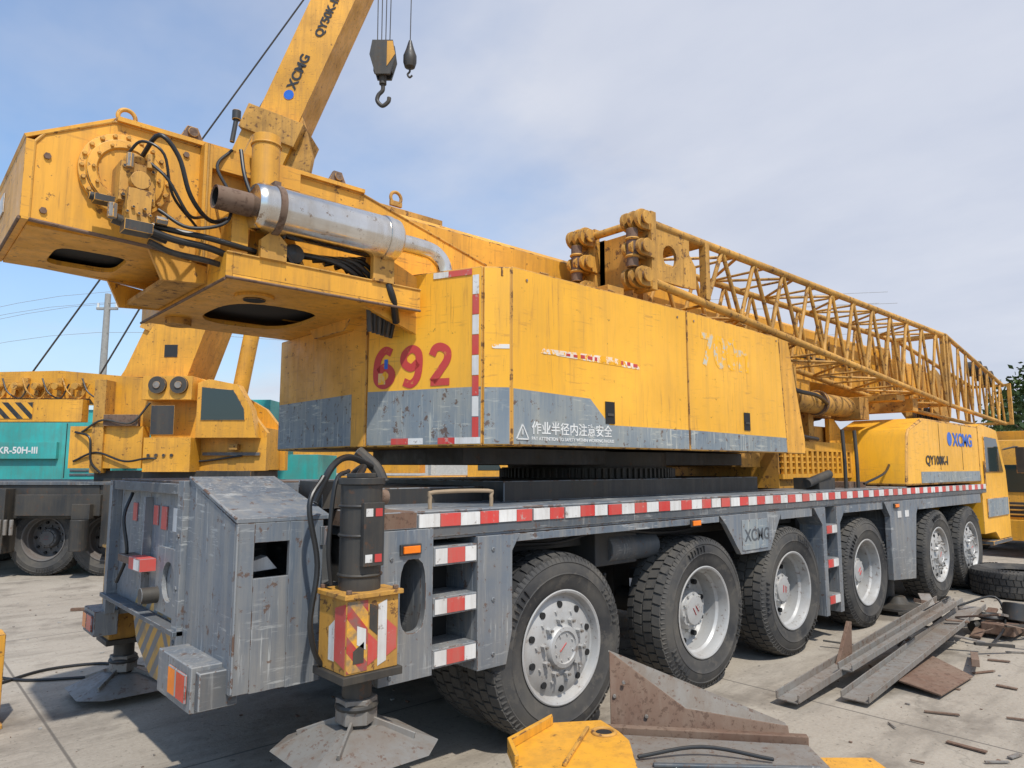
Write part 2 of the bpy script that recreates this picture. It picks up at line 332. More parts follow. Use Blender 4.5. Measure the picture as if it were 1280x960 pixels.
r.prism([(6.05,.70),(6.05,1.70),(6.12,1.70),(6.33,1.2),(6.33,.70)],'yz',1.46,1.9,GRY)
r.box(1.36,1.43,4.36,4.46,.72,1.72,GRY)
r.box(1.36,1.429,4.47,5.95,1.64,1.70,GRYD)
r.prism([(4.36,.86),(4.40,.53),(4.62,.46),(5.1,.46),(5.45,.62),(5.62,.86)],'yz',1.44,1.56,hazard('chevron_stripes',(.50,.27,.04),(.13,.15,.17),.17,.05,1.0))
r.prism([(4.47,1.0),(4.47,.87),(5.5,.87),(5.45,.98)],'yz',1.425,1.4295,hazard('chevron_stripes_worn',(.42,.24,.05),(.14,.17,.19),.17,.05,1.0))
r.box(1.34,1.42,4.36,6.1,.84,.868,GRYD)
r.box(1.9,2.07,3.9,4.35,.8,1.45,GRYD)
r.box(1.33,1.43,5.3,5.6,1.15,1.2,RUST); r.cyl((1.30,4.9,1.0),(1.43,4.9,1.0),.05,BLK)
for y0 in (4.62,4.86): r.box(1.422,1.4295,y0,y0+.12,1.40,1.55,RED if y0>4.7 else WHT)
for y0,zz in ((5.3,1.42),(5.55,1.42),(5.05,1.42)): r.box(1.4215,1.4295,y0,y0+.1,zz,zz+.13,WHT if y0==5.3 else RED)
r.box(1.30,1.4,4.95,5.2,1.14,1.22,RED); r.box(1.295,1.30,4.95,5.07,1.145,1.215,WHT)
r.holed('yz',(4.47,4.95,.9,1.3),(4.7,1.1,.12,.12),1.40,1.428,GRY)
r.box(1.42,2.07,4.36,6.0,1.701,1.715,RUST)
r.box(1.36,1.43,6.0,6.08,.72,1.70,GRY); r.box(1.38,1.43,5.2,5.24,.9,1.6,GRY)
for zz in (.8,1.1,1.4): r.cyl((1.352,4.41,zz),(1.362,4.41,zz),.016,GRYD,n=6)
for k in range(4): r.cyl((1.375,3.7+.15*k,.76),(1.392,3.7+.15*k,.76),.012,GRYD,n=6)
r.tube([(1.40,5.6,1.62),(1.34,5.55,1.45),(1.36,5.5,1.2),(1.33,5.6,1.0)],.012,HOSE)
r.tube([(1.88,3.75,1.60),(1.98,3.75,1.80),(2.15,3.85,1.86),(2.4,4.0,1.80)],.02,HOSE); r.box(1.95,2.2,3.8,4.1,1.56,1.72,BLK); r.cyl((2.1,3.75,1.62),(2.35,3.75,1.62),.045,RUST)
r.tube([(2.35,4.1,1.9),(2.42,4.0,1.8),(2.45,3.95,1.7)],.04,BLK)
# hinge / weld detail on the near box
for zz in (.78,1.38): r.box(1.84,1.89,3.585,3.599,zz,zz+.10,GRYD); r.cyl((1.865,3.58,zz),(1.865,3.58,zz+.10),.01,RUST,n=8)
r.cyl((1.392,3.598,.69),(1.392,3.598,1.50),.007,GEDGE,n=6); r.cyl((1.388,3.61,1.54),(1.388,4.34,1.742),.008,GEDGE,n=6)
tl=C.part('tail_lamps',.006)
tl.box(1.24,1.46,3.72,4.25,.60,.82,GRY); tl.box(1.225,1.239,3.76,3.90,.64,.78,REDL); tl.box(1.225,1.239,3.91,4.03,.64,.78,ORG)
tl.box(1.26,1.45,3.66,3.719,.62,.80,GRYD)
tl.box(1.30,1.46,6.02,6.36,.56,.74,GRY); tl.box(1.285,1.299,6.05,6.2,.59,.71,REDL); tl.box(1.285,1.299,6.21,6.33,.59,.71,ORG)
tl.box(1.9,2.0,4.2,6.0,.6,.86,CHASD)
# ---- outrigger jacks
HZJ=hazard('jack_chevron_tape',(.70,.34,.03),(.42,.04,.03),.16,.0,-1.2,'X',.95)
def jack(n,x,y,zt,zf,ch):
    p=C.part(n,.006)
    p.cyl((x,y,1.17),(x,y,zt),.108,BLK,n=36); p.cyl((x,y,zt),(x,y,zt+.035),.122,BLK,n=36); p.box(x-.07,x+.05,y-.06,y+.04,zt+.035,zt+.06,BLK)
    p.box(x-.06,x+.06,y-.135,y-.10,1.30,1.62,BLK)
    for z in (1.25,1.45,1.60): p.torus((x,y,z),.108,.010,BLK,'z')
    p.box(x-.15,x+.15,y-.14,y+.14,zf+.39,1.15,YELD); p.box(x-.17,x+.17,y-.16,y+.16,1.151,1.175,YELD); p.box(x-.17,x+.17,y-.16,y+.16,zf+.35,zf+.389,BLK)
    p.cyl((x,y,zf+.2),(x,y,zf+.36),.075,BLK); p.cyl((x,y,zf+.12),(x,y,zf+.24),.105,STEEL,n=6); p.cyl((x,y,zf+.05),(x,y,zf+.16),.07,BLK)
    p.torus((x,y,zf+.20),.09,.02,BLK,'z')
    for k in range(4):
        an=math.pi/4+k*math.pi/2; p.cyl((x+math.cos(an)*.19,y+math.sin(an)*.19,1.175),(x+math.cos(an)*.19,y+math.sin(an)*.19,1.195),.016,RUST,n=6)
    a=.36; b=.13
    p.hexa([(x-a,y-.22,zf),(x-.2,y-a,zf),(x+.2,y-a,zf),(x+a,y-.22,zf)],[(x-b,y-b*.5,zf+.10),(x-b*.5,y-b,zf+.10),(x+b*.5,y-b,zf+.10),(x+b,y-b*.5,zf+.10)],STEEL)
    p.hexa([(x-a,y+.22,zf),(x-a,y-.22,zf),(x+a,y-.22,zf),(x+a,y+.22,zf)],[(x-b,y+b,zf+.10),(x-b,y-b*.5,zf+.10),(x+b,y-b*.5,zf+.10),(x+b,y+b,zf+.10)],STEEL)
    p.hexa([(x-a,y+.22,zf),(x+a,y+.22,zf),(x+.2,y+a,zf),(x-.2,y+a,zf)],[(x-b,y+b,zf+.101),(x+b,y+b,zf+.101),(x+b*.5,y+b*1.1,zf+.10),(x-b*.5,y+b*1.1,zf+.10)],STEEL)
    for k in range(4):
        an=math.pi/4+k*math.pi/2; c_,s_=math.cos(an),math.sin(an)
        p.bar((x+c_*.08,y+s_*.08,zf+.12),(x+c_*.30,y+s_*.30,zf+.045),.015,.05,STEEL)
    if ch:
        q=C.part(n+'_tape',0); Y=y-.1405
        q.prism([(x-.145,zf+.40),(x-.03,zf+.40),(x-.03,1.14),(x-.145,1.14)],'xz',Y-.002,Y,HZJ)
        q.prism([(x+.03,zf+.41),(x+.08,zf+.43),(x+.08,1.13),(x+.03,1.11)],'xz',Y-.002,Y,WHT)
        q.prism([(x+.082,zf+.45),(x+.14,zf+.48),(x+.14,.98),(x+.082,1.03)],'xz',Y-.002,Y,RED)
        q.prism([(x-.027,zf+.42),(x+.027,zf+.45),(x+.027,.93),(x-.027,.98)],'xz',Y-.002,Y,RED)
        q.prism([(x-.02,1.0),(x+.027,.96),(x+.027,1.10),(x-.02,1.12)],'xz',Y-.002,Y,BLK)
        q.prism([(x-.11,zf+.44),(x-.05,zf+.44),(x-.05,zf+.54),(x-.11,zf+.50)],'xz',Y-.004,Y-.0022,BLK)
        q.prism([(x-.09,.93),(x-.04,.90),(x-.04,1.0),(x-.09,1.02)],'xz',Y-.004,Y-.0022,WHT)
        X=x-.1505
        q.prism([(y-.135,zf+.42),(y-.03,zf+.45),(y-.03,1.10),(y-.135,1.13)],'yz',X-.002,X,RED)
        q.prism([(y-.027,zf+.44),(y+.03,zf+.44),(y+.03,1.0),(y-.027,1.04)],'yz',X-.002,X,WHT)
        for xx in (-.05,.005): q.box(x+xx,x+xx+.04,y-.1375,y-.1355,1.32,1.36,WHT if xx<0 else REDP); q.box(x+xx,x+xx+.04,y-.1375,y-.1355,1.55,1.59,WHT if xx<0 else REDP)
jack('outrigger_jack',1.93,3.32,1.71,.40,True)
jack('outrigger_jack_far',1.62,6.45,1.55,.07,False)
ar=C.part('outrigger_arm',.008); ar.box(1.88,2.06,3.46,4.3,.86,1.14,GRYD); ar.box(1.55,1.95,5.9,6.5,.8,1.1,GRYD)
h=C.part('jack_hoses',0)
h.tube([(1.80,3.5,1.75),(1.70,3.45,1.60),(1.74,3.42,1.3),(1.70,3.40,1.0),(1.78,3.42,.8),(1.86,3.40,.86)],.014,HOSE)
h.tube([(1.95,3.5,1.78),(1.82,3.40,1.72),(1.78,3.38,1.4),(1.80,3.38,1.2)],.012,HOSE)
h.tube([(1.93,3.4,1.72),(2.1,3.6,1.8),(2.2,3.9,1.75),(2.3,4.1,1.62)],.02,HOSE)
h2=C.part('deck_handles',0)
h2.tube([(2.50,3.50,1.55),(2.50,3.50,1.62),(2.53,3.50,1.65),(2.95,3.50,1.65),(2.98,3.50,1.62),(2.98,3.50,1.55)],.013,BEI,sub=3)
for xx in (8.6,8.95): h2.tube([(xx,3.6,1.55),(xx,3.6,1.9),(xx+.02,3.62,2.25)],.022,BLK)
h2.box(7.9,8.3,3.6,3.9,1.551,1.68,BLK); h2.cyl((7.7,3.65,1.62),(8.2,3.62,1.72),.05,BLK); h2.box(8.8,9.3,3.65,4.0,1.551,1.62,RUST)
h2.tube([(9.0,3.55,1.6),(9.5,3.5,1.72),(10.,3.6,1.85)],.015,HOSE)
tt=C.part('turntable_ring',.004)
tt.cyl((5.4,4.85,1.66),(5.4,4.85,1.80),.86,BLK,n=64); tt.cyl((5.4,4.85,1.80),(5.4,4.85,1.94),.80,BLK,n=64)
for i in range(90):
    a=2*math.pi*i/90; tt.box(5.4+.87*math.cos(a)-.012,5.4+.87*math.cos(a)+.012,4.85+.87*math.sin(a)-.012,4.85+.87*math.sin(a)+.012,1.70,1.79,BLK)
tt.box(3.3,7.3,4.2,5.5,1.82,1.95,BLK)
# ---- upper cabinet / counterweight
cb=C.part('cabinet',.010)
P1=(3.0,3.62)
cb.prism([(3.157,3.503),(3.004,3.617),(3.2,3.85),(3.36,3.6)],'xy',1.941,3.172,YELC)
core=[(3.18,3.53),(3.02,3.65),(2.65,4.5),(2.65,5.8),(3.02,6.15),(7.05,6.15),(7.05,3.53)]
cb.prism(core,'xy',1.96,2.86,BLK)
cb.prism([(3.0,3.62),(2.622,4.475),(2.9,4.6),(3.25,3.75)],'xy',1.94,3.175,YELC)
cb.prism([(2.618,4.483),(2.57,4.59),(2.57,5.85),(3.0,6.2),(3.2,6.0),(3.1,4.6)],'xy',1.94,2.885,YEL)
cb.prism([(3.162,1.942),(5.235,1.942),(5.235,3.178),(3.162,3.178)],'xz',3.5,3.53,YELC)
cb.prism([(5.247,1.942),(7.0,1.942),(6.90,3.145),(5.247,3.178)],'xz',3.5,3.53,YELC)
cb.prism([(7.01,1.942),(7.41,1.942),(7.41,2.1),(7.12,3.135),(6.915,3.14)],'xz',3.505,3.53,YEL)
cb.prism([(3.162,3.15),(5.24,3.15),(7.12,3.12),(7.12,3.10),(3.162,3.10)],'xz',3.531,4.3,YEL)
cb.prism([(3.1,3.10),(3.1,3.17),(7.12,3.135),(7.12,3.05)],'xz',3.533,4.25,YELC)
cb.prism([(7.05,1.96),(7.40,1.96),(7.11,3.12),(7.05,3.12)],'xz',3.531,6.1,YEL)
cb.box(3.1,7.1,5.4,6.19,2.86,3.15,YEL)
cb.box(3.0,7.05,6.16,6.2,1.95,3.15,YEL)
g=C.part('cabinet_grey_band',0)
g.prism([(3.175,1.955),(5.225,1.955),(5.225,2.12),(4.17,2.12),(3.95,2.31),(3.175,2.33)],'xz',3.497,3.4999,GRYC)
g.prism([(5.257,1.955),(6.985,1.955),(6.975,2.10),(5.257,2.12)],'xz',3.497,3.4999,GRYC)
def face_sheet(a,b,u0,u1,z0,z1,m,off=.003,th=.0028,prt=g,z0b=None,z1b=None):
    A=Vector((a[0],a[1],0));B=Vector((b[0],b[1],0));d_=(B-A).normalized(); n=Vector((-d_.y,d_.x,0))*1.
    if n.dot(Vector((-1,-1,0)))<0: n=-n
    p=A+d_*u0; q=A+d_*u1
    o1=n*off; o0=n*(off-th)
    prt.hexa([p+o0+Vector((0,0,z0)),q+o0+Vector((0,0,z0 if z0b is None else z0b)),q+o1+Vector((0,0,z0 if z0b is None else z0b)),p+o1+Vector((0,0,z0))],
             [p+o0+Vector((0,0,z1)),q+o0+Vector((0,0,z1 if z1b is None else z1b)),q+o1+Vector((0,0,z1 if z1b is None else z1b)),p+o1+Vector((0,0,z1))],m)
LC=(Vector(P1)-Vector((2.622,4.475))).length
face_sheet((2.622,4.475),P1,.010,LC-.010,1.955,2.34,GRYC)
face_sheet((3.004,3.617),(3.157,3.503),.010,.18,1.955,2.335,GRYC)
face_sheet((2.57,5.85),(2.57,4.59),.010,1.25,1.955,2.33,GRYC)
ct=C.part('cabinet_tape',0)
u=LC-.075;z=2.0;i=0
while z<3.12:
    face_sheet((2.622,4.475),P1,u+random.uniform(0,.003),u+.05,z,z+.135,RED if i%2==0 else WHT,.006,.0025,ct); z+=.14;i+=1
for k,(ua,ub) in enumerate(((.10,.22),(.222,.34),(.55,.67),(.672,LC-.08))):
    face_sheet((2.622,4.475),P1,ua,ub,3.12,3.162,(WHT,RED)[k%2],.006,.0025,ct)
for k,(ua,ub) in enumerate(((.22,.36),(.362,.48),(.60,.73),(.732,LC-.01))):
    face_sheet((2.622,4.475),P1,ua,ub,1.957,2.0,(RED,WHT)[k%2],.006,.0025,ct)
rz=math.atan2(3.62-4.475,3.0-2.622)
dd=Vector((math.cos(rz),math.sin(rz),0)); nn=Vector((math.sin(rz),-math.cos(rz),0))
dg=C.part('number_marking',0)
def stroke(pts,u0,z0,w_=.058):
    pts=[Vector(p) for p in pts]; Q=[];E=[pts[0]*2-pts[1]]+pts+[pts[-1]*2-pts[-2]]
    for i in range(1,len(E)-2):
        for k in range(6):
            t=k/6;a,b_,c,d=E[i-1],E[i],E[i+1],E[i+2]; Q.append(.5*((2*b_)+(c-a)*t+(2*a-5*b_+4*c-d)*t*t+(3*b_-a-3*c+d)*t**3))
    Q.append(pts[-1]); L=[];
    for i,p in enumerate(Q):
        d_=(Q[min(i+1,len(Q)-1)]-Q[max(i-1,0)]).normalized(); n_=Vector((-d_.y,d_.x))*w_/2; L.append((p+n_,p-n_))
    W3=lambda q,o: Vector((2.622,4.475,0))+dd*(u0+q.x)+nn*o+Vector((0,0,z0+q.y))
    vs=[];fs=[]
    for a,b_ in L: vs+=[W3(a,.0035),W3(b_,.0035)]
    for i in range(len(L)-1): fs.append((2*i,2*i+1,2*i+3,2*i+2))
    dg.add(vs,fs,REDP)
stroke([(.155,.255),(.10,.275),(.045,.22),(.028,.12),(.04,.05),(.095,.025),(.15,.06),(.155,.115),(.10,.155),(.045,.12)],.055,2.36)
stroke([(.03,.04),(.09,.022),(.14,.07),(.157,.17),(.145,.245),(.09,.272),(.035,.235),(.032,.175),(.09,.138),(.145,.175)],.285,2.36)
stroke([(.03,.215),(.055,.262),(.10,.272),(.15,.24),(.15,.18),(.10,.11),(.035,.03)],.515,2.36)
stroke([(.02,.026),(.10,.026),(.17,.026)],.515,2.3595,.05)
face_sheet((2.622,4.475),P1,.10,.16,2.39,2.47,PEEL2,.0045,.0005,ct); face_sheet((2.622,4.475),P1,.15,.18,2.50,2.57,BLUE,.0048,.0005,ct)
face_sheet((3.004,3.617),(3.157,3.503),.06,.18,2.60,2.63,PEEL,.003,.0028,ct)
ct.prism([(3.44,2.60),(4.55,2.585),(4.56,2.62),(4.2,2.65),(3.46,2.635)],'xz',3.4975,3.4998,PEEL)
for k in range(14):
    xx=3.46+.078*k; ct.box(xx,xx+random.uniform(.02,.06),3.4955,3.4972,2.598+random.uniform(0,.01),2.62+random.uniform(0,.015),random.choice([REDP,REDP,PEEL,WHT]))
C.text('faded_number','700n',.42,PEEL2,(5.45,3.4985,2.72),0,.010)
C.text('warning_text','作业半径内注意安全',.095,WPT,(3.34,3.4955,2.035),0,.001)
C.text('warning_text_small','PAY ATTENTION TO SAFETY WITHIN WORKING RADIUS',.034,WPT,(3.34,3.4955,1.985),0,.0006)
for a,b_ in (((3.20,1.99),(3.31,1.99)),((3.31,1.99),(3.255,2.09)),((3.255,2.09),(3.20,1.99)),((3.255,2.02),(3.255,2.06))): ct.bar((a[0],3.4955,a[1]),(b_[0],3.4955,b_[1]),.008,.008,WPT)
for xx,zz in ((4.12,2.13),(6.15,2.15)):
    ct.box(xx,xx+.11,3.4935,3.4965,zz,zz+.17,DARK); ct.box(xx+.02,xx+.09,3.488,3.4934,zz+.06,zz+.08,BLK)
dtl=C.part('door_hinges',.002)
for xx in (3.45,4.2,4.95,5.5,6.2,6.7): dtl.box(xx,xx+.08,3.52,3.62,3.179,3.19,YELD); dtl.cyl((xx,3.515,3.187),(xx+.08,3.515,3.187),.008,RUST,n=8)
for xx in (3.3,5.1,5.35,6.85): dtl.cyl((xx,3.4985,3.10),(xx,3.494,3.10),.012,STEEL,n=8)
dtl.box(7.0,7.009,3.51,3.525,1.96,3.12,DARK)
# ---- winch frame (tail)
w=C.part('winch_frame',.008)
side=[(.50,3.08),(.50,3.50),(.54,3.56),(.86,3.735),(2.45,3.735),(3.60,3.44),(3.6,3.15),(2.5,2.95),(1.6,3.0),(1.15,3.05)]
w.prism(side,'xz',4.30,4.345,YEL); w.prism(side,'xz',5.255,5.30,YEL)
w.box(.46,.499,4.29,5.31,3.075,3.51,YEL)
w.prism([(.46,3.512),(.85,3.73),(.87,3.76),(.45,3.53)],'xz',4.29,5.31,YEL)
w.box(.88,1.05,4.37,5.23,3.737,3.76,YEL); w.box(1.9,2.45,4.37,5.23,3.737,3.76,YEL)
w.box(.872,2.45,4.27,4.36,3.737,3.765,YEL); w.box(.872,2.45,5.24,5.33,3.737,3.765,YEL)
w.holed('xy',(.50,1.35,4.346,5.254),(.88,4.88,.19,.22),3.06,3.09,YEL,p=5)
w.box(.50,1.35,4.35,5.25,3.12,3.13,DARK)
w.box(1.33,1.38,4.22,4.299,3.02,3.735,YEL); w.box(1.385,1.95,4.24,4.299,3.60,3.735,YEL)
w.box(1.36,1.50,4.346,5.254,3.0,3.06,YEL)
w.prism([(1.08,3.05),(1.16,2.88),(1.44,2.9),(1.44,3.0)],'xz',4.31,4.34,YEL); w.prism([(1.08,3.05),(1.16,2.88),(1.44,2.9),(1.44,3.0)],'xz',5.26,5.29,YEL)
w.box(1.2,1.4,4.35,5.25,2.90,2.93,YELD)
w.holed('xy',(1.45,2.75,4.0,5.7),(2.0,4.95,.34,.42),2.88,2.905,YEL,p=3)
w.box(1.45,2.75,4.0,4.04,2.906,3.03,YEL); w.box(1.41,1.449,4.0,5.7,2.87,3.03,YEL); w.box(1.46,2.74,4.1,5.6,2.96,2.97,DARK); w.box(1.45,2.75,5.66,5.7,2.906,3.03,YEL)
w.cyl((1.72,4.35,2.86),(1.72,4.35,2.879),.12,YEL,n=28); w.cyl((1.72,4.35,2.852),(1.72,4.35,2.86),.07,DARK)
w.cyl((1.58,5.4,2.83),(1.58,5.4,2.88),.09,YELD); w.cyl((1.42,5.4,3.03),(1.42,5.4,3.25),.05,BLK)
w.box(1.45,1.55,4.05,4.23,3.031,3.3,YEL); w.prism([(1.60,3.03),(2.0,3.03),(1.75,3.55),(1.62,3.55)],'xz',4.18,4.22,YEL)
w.prism([(2.3,2.9),(2.9,2.7),(2.9,3.1),(2.4,3.3)],'xz',4.1,4.14,YEL)
w.cyl((1.68,4.16,3.42),(1.68,4.16,3.86),.085,YEL,n=28); w.torus((1.68,4.16,3.80),.087,.008,YEL,'z')
w.cyl((.7,4.4,3.4),(.7,5.2,3.4),.02,YEL)
w.cyl((1.0,4.4,3.42),(1.0,5.2,3.42),.26,BLK,n=32)
w.box(1.5,2.4,4.37,4.40,3.1,3.5,BLK)
w.box(.452,.459,5.0,5.2,3.3,3.42,WHT)
wd=C.part('weld_seams',0)
for a,b_ in zip(side[:6],side[1:6]):
    wd.cyl((a[0],4.299,a[1]),(b_[0],4.299,b_[1]),.009,YELD,n=8)
wd.cyl((.5,4.299,3.08),(1.33,4.299,3.045),.011,RUST,n=8); wd.cyl((.458,4.29,3.08),(.458,5.3,3.08),.009,RUST,n=8)
wd.cyl((1.408,4.0,2.872),(1.408,5.7,2.872),.009,RUST,n=8); wd.cyl((1.41,3.998,2.882),(2.75,3.998,2.882),.009,RUST,n=8); wd.cyl((1.41,3.998,3.03),(2.75,3.998,3.03),.007,YELD,n=8)
wd.cyl((1.355,4.218,3.02),(1.355,4.218,3.735),.008,YELD,n=8)
for (xx,zz) in ((.56,3.14),(.56,3.44),(1.25,3.12),(1.25,3.66)): wd.cyl((xx,4.288,zz),(xx,4.301,zz),.018,RUST,n=6)
mo=C.part('winch_motor',.003)
mo.lathe([(.235,0),(.235,-.03),(.20,-.035),(.195,-.05),(.15,-.055),(.14,-.04),(.10,-.04),(0,-.04)],(.93,4.30,3.43),YEL,40)
mo.bolts((.93,0,3.43),.218,20,.013,4.27,4.25,YELD,'y')
mo.bolts((.93,0,3.43),.165,12,.010,4.25,4.232,YELD,'y')
mo.box(.86,1.04,4.08,4.262,3.22,3.44,YELD); mo.box(.89,1.01,4.02,4.12,3.10,3.28,YELD); mo.cyl((.95,4.10,3.44),(.95,4.22,3.50),.05,YELD)
mo.cyl((.95,4.08,3.33),(.95,4.02,3.33),.05,YELD,n=20); mo.cyl((.90,4.06,3.40),(.90,4.06,3.48),.02,STEEL,n=6); mo.cyl((1.0,4.06,3.42),(1.0,4.06,3.50),.02,YELD,n=6)
mo.box(.76,.86,4.14,4.22,3.21,3.25,BLK); mo.cyl((.74,4.18,3.24),(.86,4.18,3.23),.022,BLK,n=12); mo.box(.88,1.02,4.0,4.10,3.04,3.10,BLK); mo.cyl((.84,4.1,3.12),(1.12,4.1,3.06),.03,BLK)
mo.cyl((.83,4.05,3.10),(.83,4.05,3.18),.025,STEEL,n=6); mo.cyl((1.04,4.05,3.14),(1.10,4.05,3.14),.025,STEEL,n=6)
for k in range(5): mo.cyl((.89+.028*k,4.02,3.14+.03*(k%2)),(.89+.028*k,4.0,3.14+.03*(k%2)),.010,BLK,n=8)
for xx in (.88,1.02):
    for zz in (3.25,3.41): mo.cyl((xx,4.08,zz),(xx,4.068,zz),.013,BLK,n=6)
hs=C.part('hydraulic_hoses',0)
hs.tube([(.97,4.15,3.50),(1.02,4.0,3.60),(1.12,3.98,3.5),(1.2,4.0,3.3),(1.35,4.1,3.22),(1.5,4.15,3.3)],.013,HOSE)
hs.tube([(1.02,4.05,3.07),(1.15,4.05,3.05),(1.35,4.05,3.04),(1.55,4.1,3.0)],.020,HOSE)
hs.tube([(1.02,4.08,3.02),(1.15,4.1,2.99),(1.35,4.1,2.98),(1.6,4.15,2.96)],.017,BLK)
hs.tube([(1.03,4.1,3.12),(1.18,4.05,3.10),(1.32,4.02,3.09),(1.6,4.06,3.08)],.017,HOSE)
hs.tube([(1.05,4.05,3.2),(1.2,4.0,3.12),(1.4,4.0,3.2),(1.45,4.1,3.4),(1.4,4.2,3.6),(1.5,4.25,3.75)],.010,HOSE)
hs.tube([(1.0,4.05,3.45),(1.08,4.0,3.36),(1.2,4.02,3.2),(1.32,4.15,3.25)],.009,HOSE)
hs.tube([(.9,4.12,3.5),(.95,4.05,3.56),(1.05,4.0,3.5),(1.12,4.05,3.3),(1.3,4.2,3.2)],.008,HOSE)
hs.tube([(1.5,4.1,3.7),(1.52,4.05,3.5),(1.6,4.0,3.3),(1.75,4.0,3.18)],.012,HOSE)
for k in range(6):
    hs.tube([(1.85+.08*k,4.15,3.15-.01*k),(2.15+.06*k,4.08+.01*k,3.12+.02*k),(2.38+.05*k,4.12,3.0),(2.45+.045*k,4.16+.02*k,2.72)],.018,HOSE if k%2 else BLK)
hs.tube([(2.45,4.05,3.15),(2.52,4.0,2.95),(2.62,4.1,2.8)],.026,HOSE)
hs.tube([(1.75,4.05,3.15),(1.9,4.05,2.98),(2.1,4.1,3.05)],.014,BLK); hs.lathe([(0,-.06),(.06,-.04),(.07,0),(.06,.04),(0,.06)],(1.85,4.1,3.12),BLK,18)
le=C.part('lifting_eyes',.003)
for xx,yy in ((.93,4.34),(2.75,4.34),(.93,5.25)):
    le.torus((xx,yy,3.80),.045,.013,YELD); le.box(xx-.05,xx+.05,yy-.012,yy+.012,3.735,3.775,YELD)
for xx in (1.28,2.25): le.prism([(xx-.07,3.765),(xx+.07,3.765),(xx+.03,3.85),(xx-.03,3.85)],'xz',4.30,4.33,RUST); le.cyl((xx,4.28,3.81),(xx,4.35,3.81),.03,RUST)
le.cyl((1.48,4.2,3.78),(1.50,4.2,3.94),.014,BLK); le.cyl((1.50,4.2,3.93),(1.50,4.2,3.99),.026,BLK)
le.prism([(1.38,3.765),(1.8,3.765),(1.8,3.95),(1.72,4.02),(1.66,3.85),(1.45,3.86)],'xz',4.5,4.54,YEL)
le.prism([(2.0,3.765),(2.2,3.765),(2.15,3.86),(2.05,3.86)],'xz',4.9,4.93,YELD); le.box(2.6,3.3,4.5,5.2,3.745,3.80,YELD)
mf=C.part('exhaust_muffler',0)
mf.lathe([(0,1.53),(.07,1.53),(.13,1.545),(.145,1.57),(.148,1.59),(.148,2.50),(.145,2.52),(.12,2.545),(.07,2.56),(0,2.56)],(0,4.0,3.335),CHR,48,'x')
for xx in (1.68,2.44): mf.lathe([(.1485,xx-.022),(.155,xx-.02),(.155,xx+.02),(.1485,xx+.022)],(0,4.0,3.335),CHR if xx>2 else RUST,48,'x')
mf.box(1.66,1.70,3.96,4.04,3.485,3.51,RUST)
mf.prism([(1.60,3.14),(1.60,3.03),(1.76,3.03),(1.76,3.14),(1.70,3.2),(1.66,3.2)],'xz',3.98,4.02,YELD); mf.prism([(2.36,3.2),(2.36,3.03),(2.52,3.03),(2.52,3.2)],'xz',3.98,4.02,YELD)
mf.lathe([(.055,1.33),(.068,1.325),(.070,1.40),(.070,1.55)],(0,4.0,3.335),RUST,28,'x'); mf.lathe([(.055,1.33),(.052,1.5),(0,1.5)],(0,4.0,3.335),DARK,28,'x')
mf.tube([(2.54,4.0,3.335),(2.72,4.0,3.335),(2.85,4.0,3.32),(2.93,4.0,3.26),(2.96,4.0,3.15),(2.96,4.0,3.05)],.062,CHR,n=20)
# ---- boom
b=C.part('boom',.02)
def bsec(x0,x1,zt,zb,hw,m):
    b.prism([(4.85-hw,zb+.18),(4.85-hw,zt-.04),(4.85-hw+.04,zt),(4.85+hw-.04,zt),(4.85+hw,zt-.04),(4.85+hw,zb+.18),(4.85+hw*.55,zb),(4.85-hw*.55,zb)],'yz',x0,x1,m)
bsec(2.5,12.4,3.74,2.80,.43,YEL); bsec(12.4,14.2,3.66,2.88,.37,YEL); bsec(14.2,15.0,3.6,2.95,.32,YEL)
bsec(12.1,12.45,3.78,2.76,.46,YELD); bsec(14.1,14.25,3.70,2.84,.40,YELD)
for xx in (7.4,8.8,10.2,11.4): b.box(xx,xx+.05,4.405,4.419,2.98,3.70,YELD)
b.tube([(7.3,4.38,3.3),(8.5,4.38,3.26),(9.8,4.38,3.31),(12.0,4.38,3.28)],.018,HOSE)
b.prism([(15.0,2.9),(15.6,2.6),(15.9,2.7),(15.8,3.5),(15.3,3.7),(15.0,3.65)],'xz',4.55,4.60,YELD); b.prism([(15.0,2.9),(15.6,2.6),(15.9,2.7),(15.8,3.5),(15.3,3.7),(15.0,3.65)],'xz',5.10,5.15,YELD)
for xx,zz in ((15.65,2.8),(15.6,3.45)):
    for k in range(4): b.cyl((xx,4.66+.1*k,zz),(xx,4.71+.1*k,zz),.2,BLK)
b.prism([(9.2,2.85),(9.7,2.5),(10.9,2.5),(11.4,2.85)],'xz',4.5,4.56,YELD); b.prism([(9.2,2.85),(9.7,2.5),(10.9,2.5),(11.4,2.85)],'xz',5.14,5.2,YELD)
b.box(10.4,10.7,3.6,4.4,2.72,2.80,YELD); b.prism([(8.0,2.95),(8.6,2.6),(9.2,2.6),(9.2,2.95)],'xz',4.25,4.31,YEL)
dc=C.part('derrick_cylinder',.006)
dc.cyl((6.8,4.85,2.15),(10.2,4.85,2.55),.16,YEL,n=32); dc.cyl((10.,4.85,2.53),(10.7,4.85,2.61),.10,BLK,n=24); dc.cyl((10.1,4.85,2.54),(10.2,4.85,2.552),.19,YELD)
dc.box(7.45,7.9,4.3,5.4,1.8,2.6,YELD); dc.prism([(7.1,2.0),(8.3,2.0),(8.6,2.3),(7.9,3.0),(7.1,3.0)],'xz',4.3,4.36,YELD)
dc.cyl((8.2,4.05,2.62),(9.9,4.1,2.62),.14,YELD,n=28); dc.cyl((8.9,4.05,2.62),(8.95,4.05,2.62),.165,RUST); dc.box(9.9,10.2,3.9,4.3,2.45,2.75,YELD)
dc.tube([(7.4,3.8,2.9),(7.8,3.8,2.7),(8.4,3.8,2.66),(8.9,3.9,2.6)],.025,HOSE)
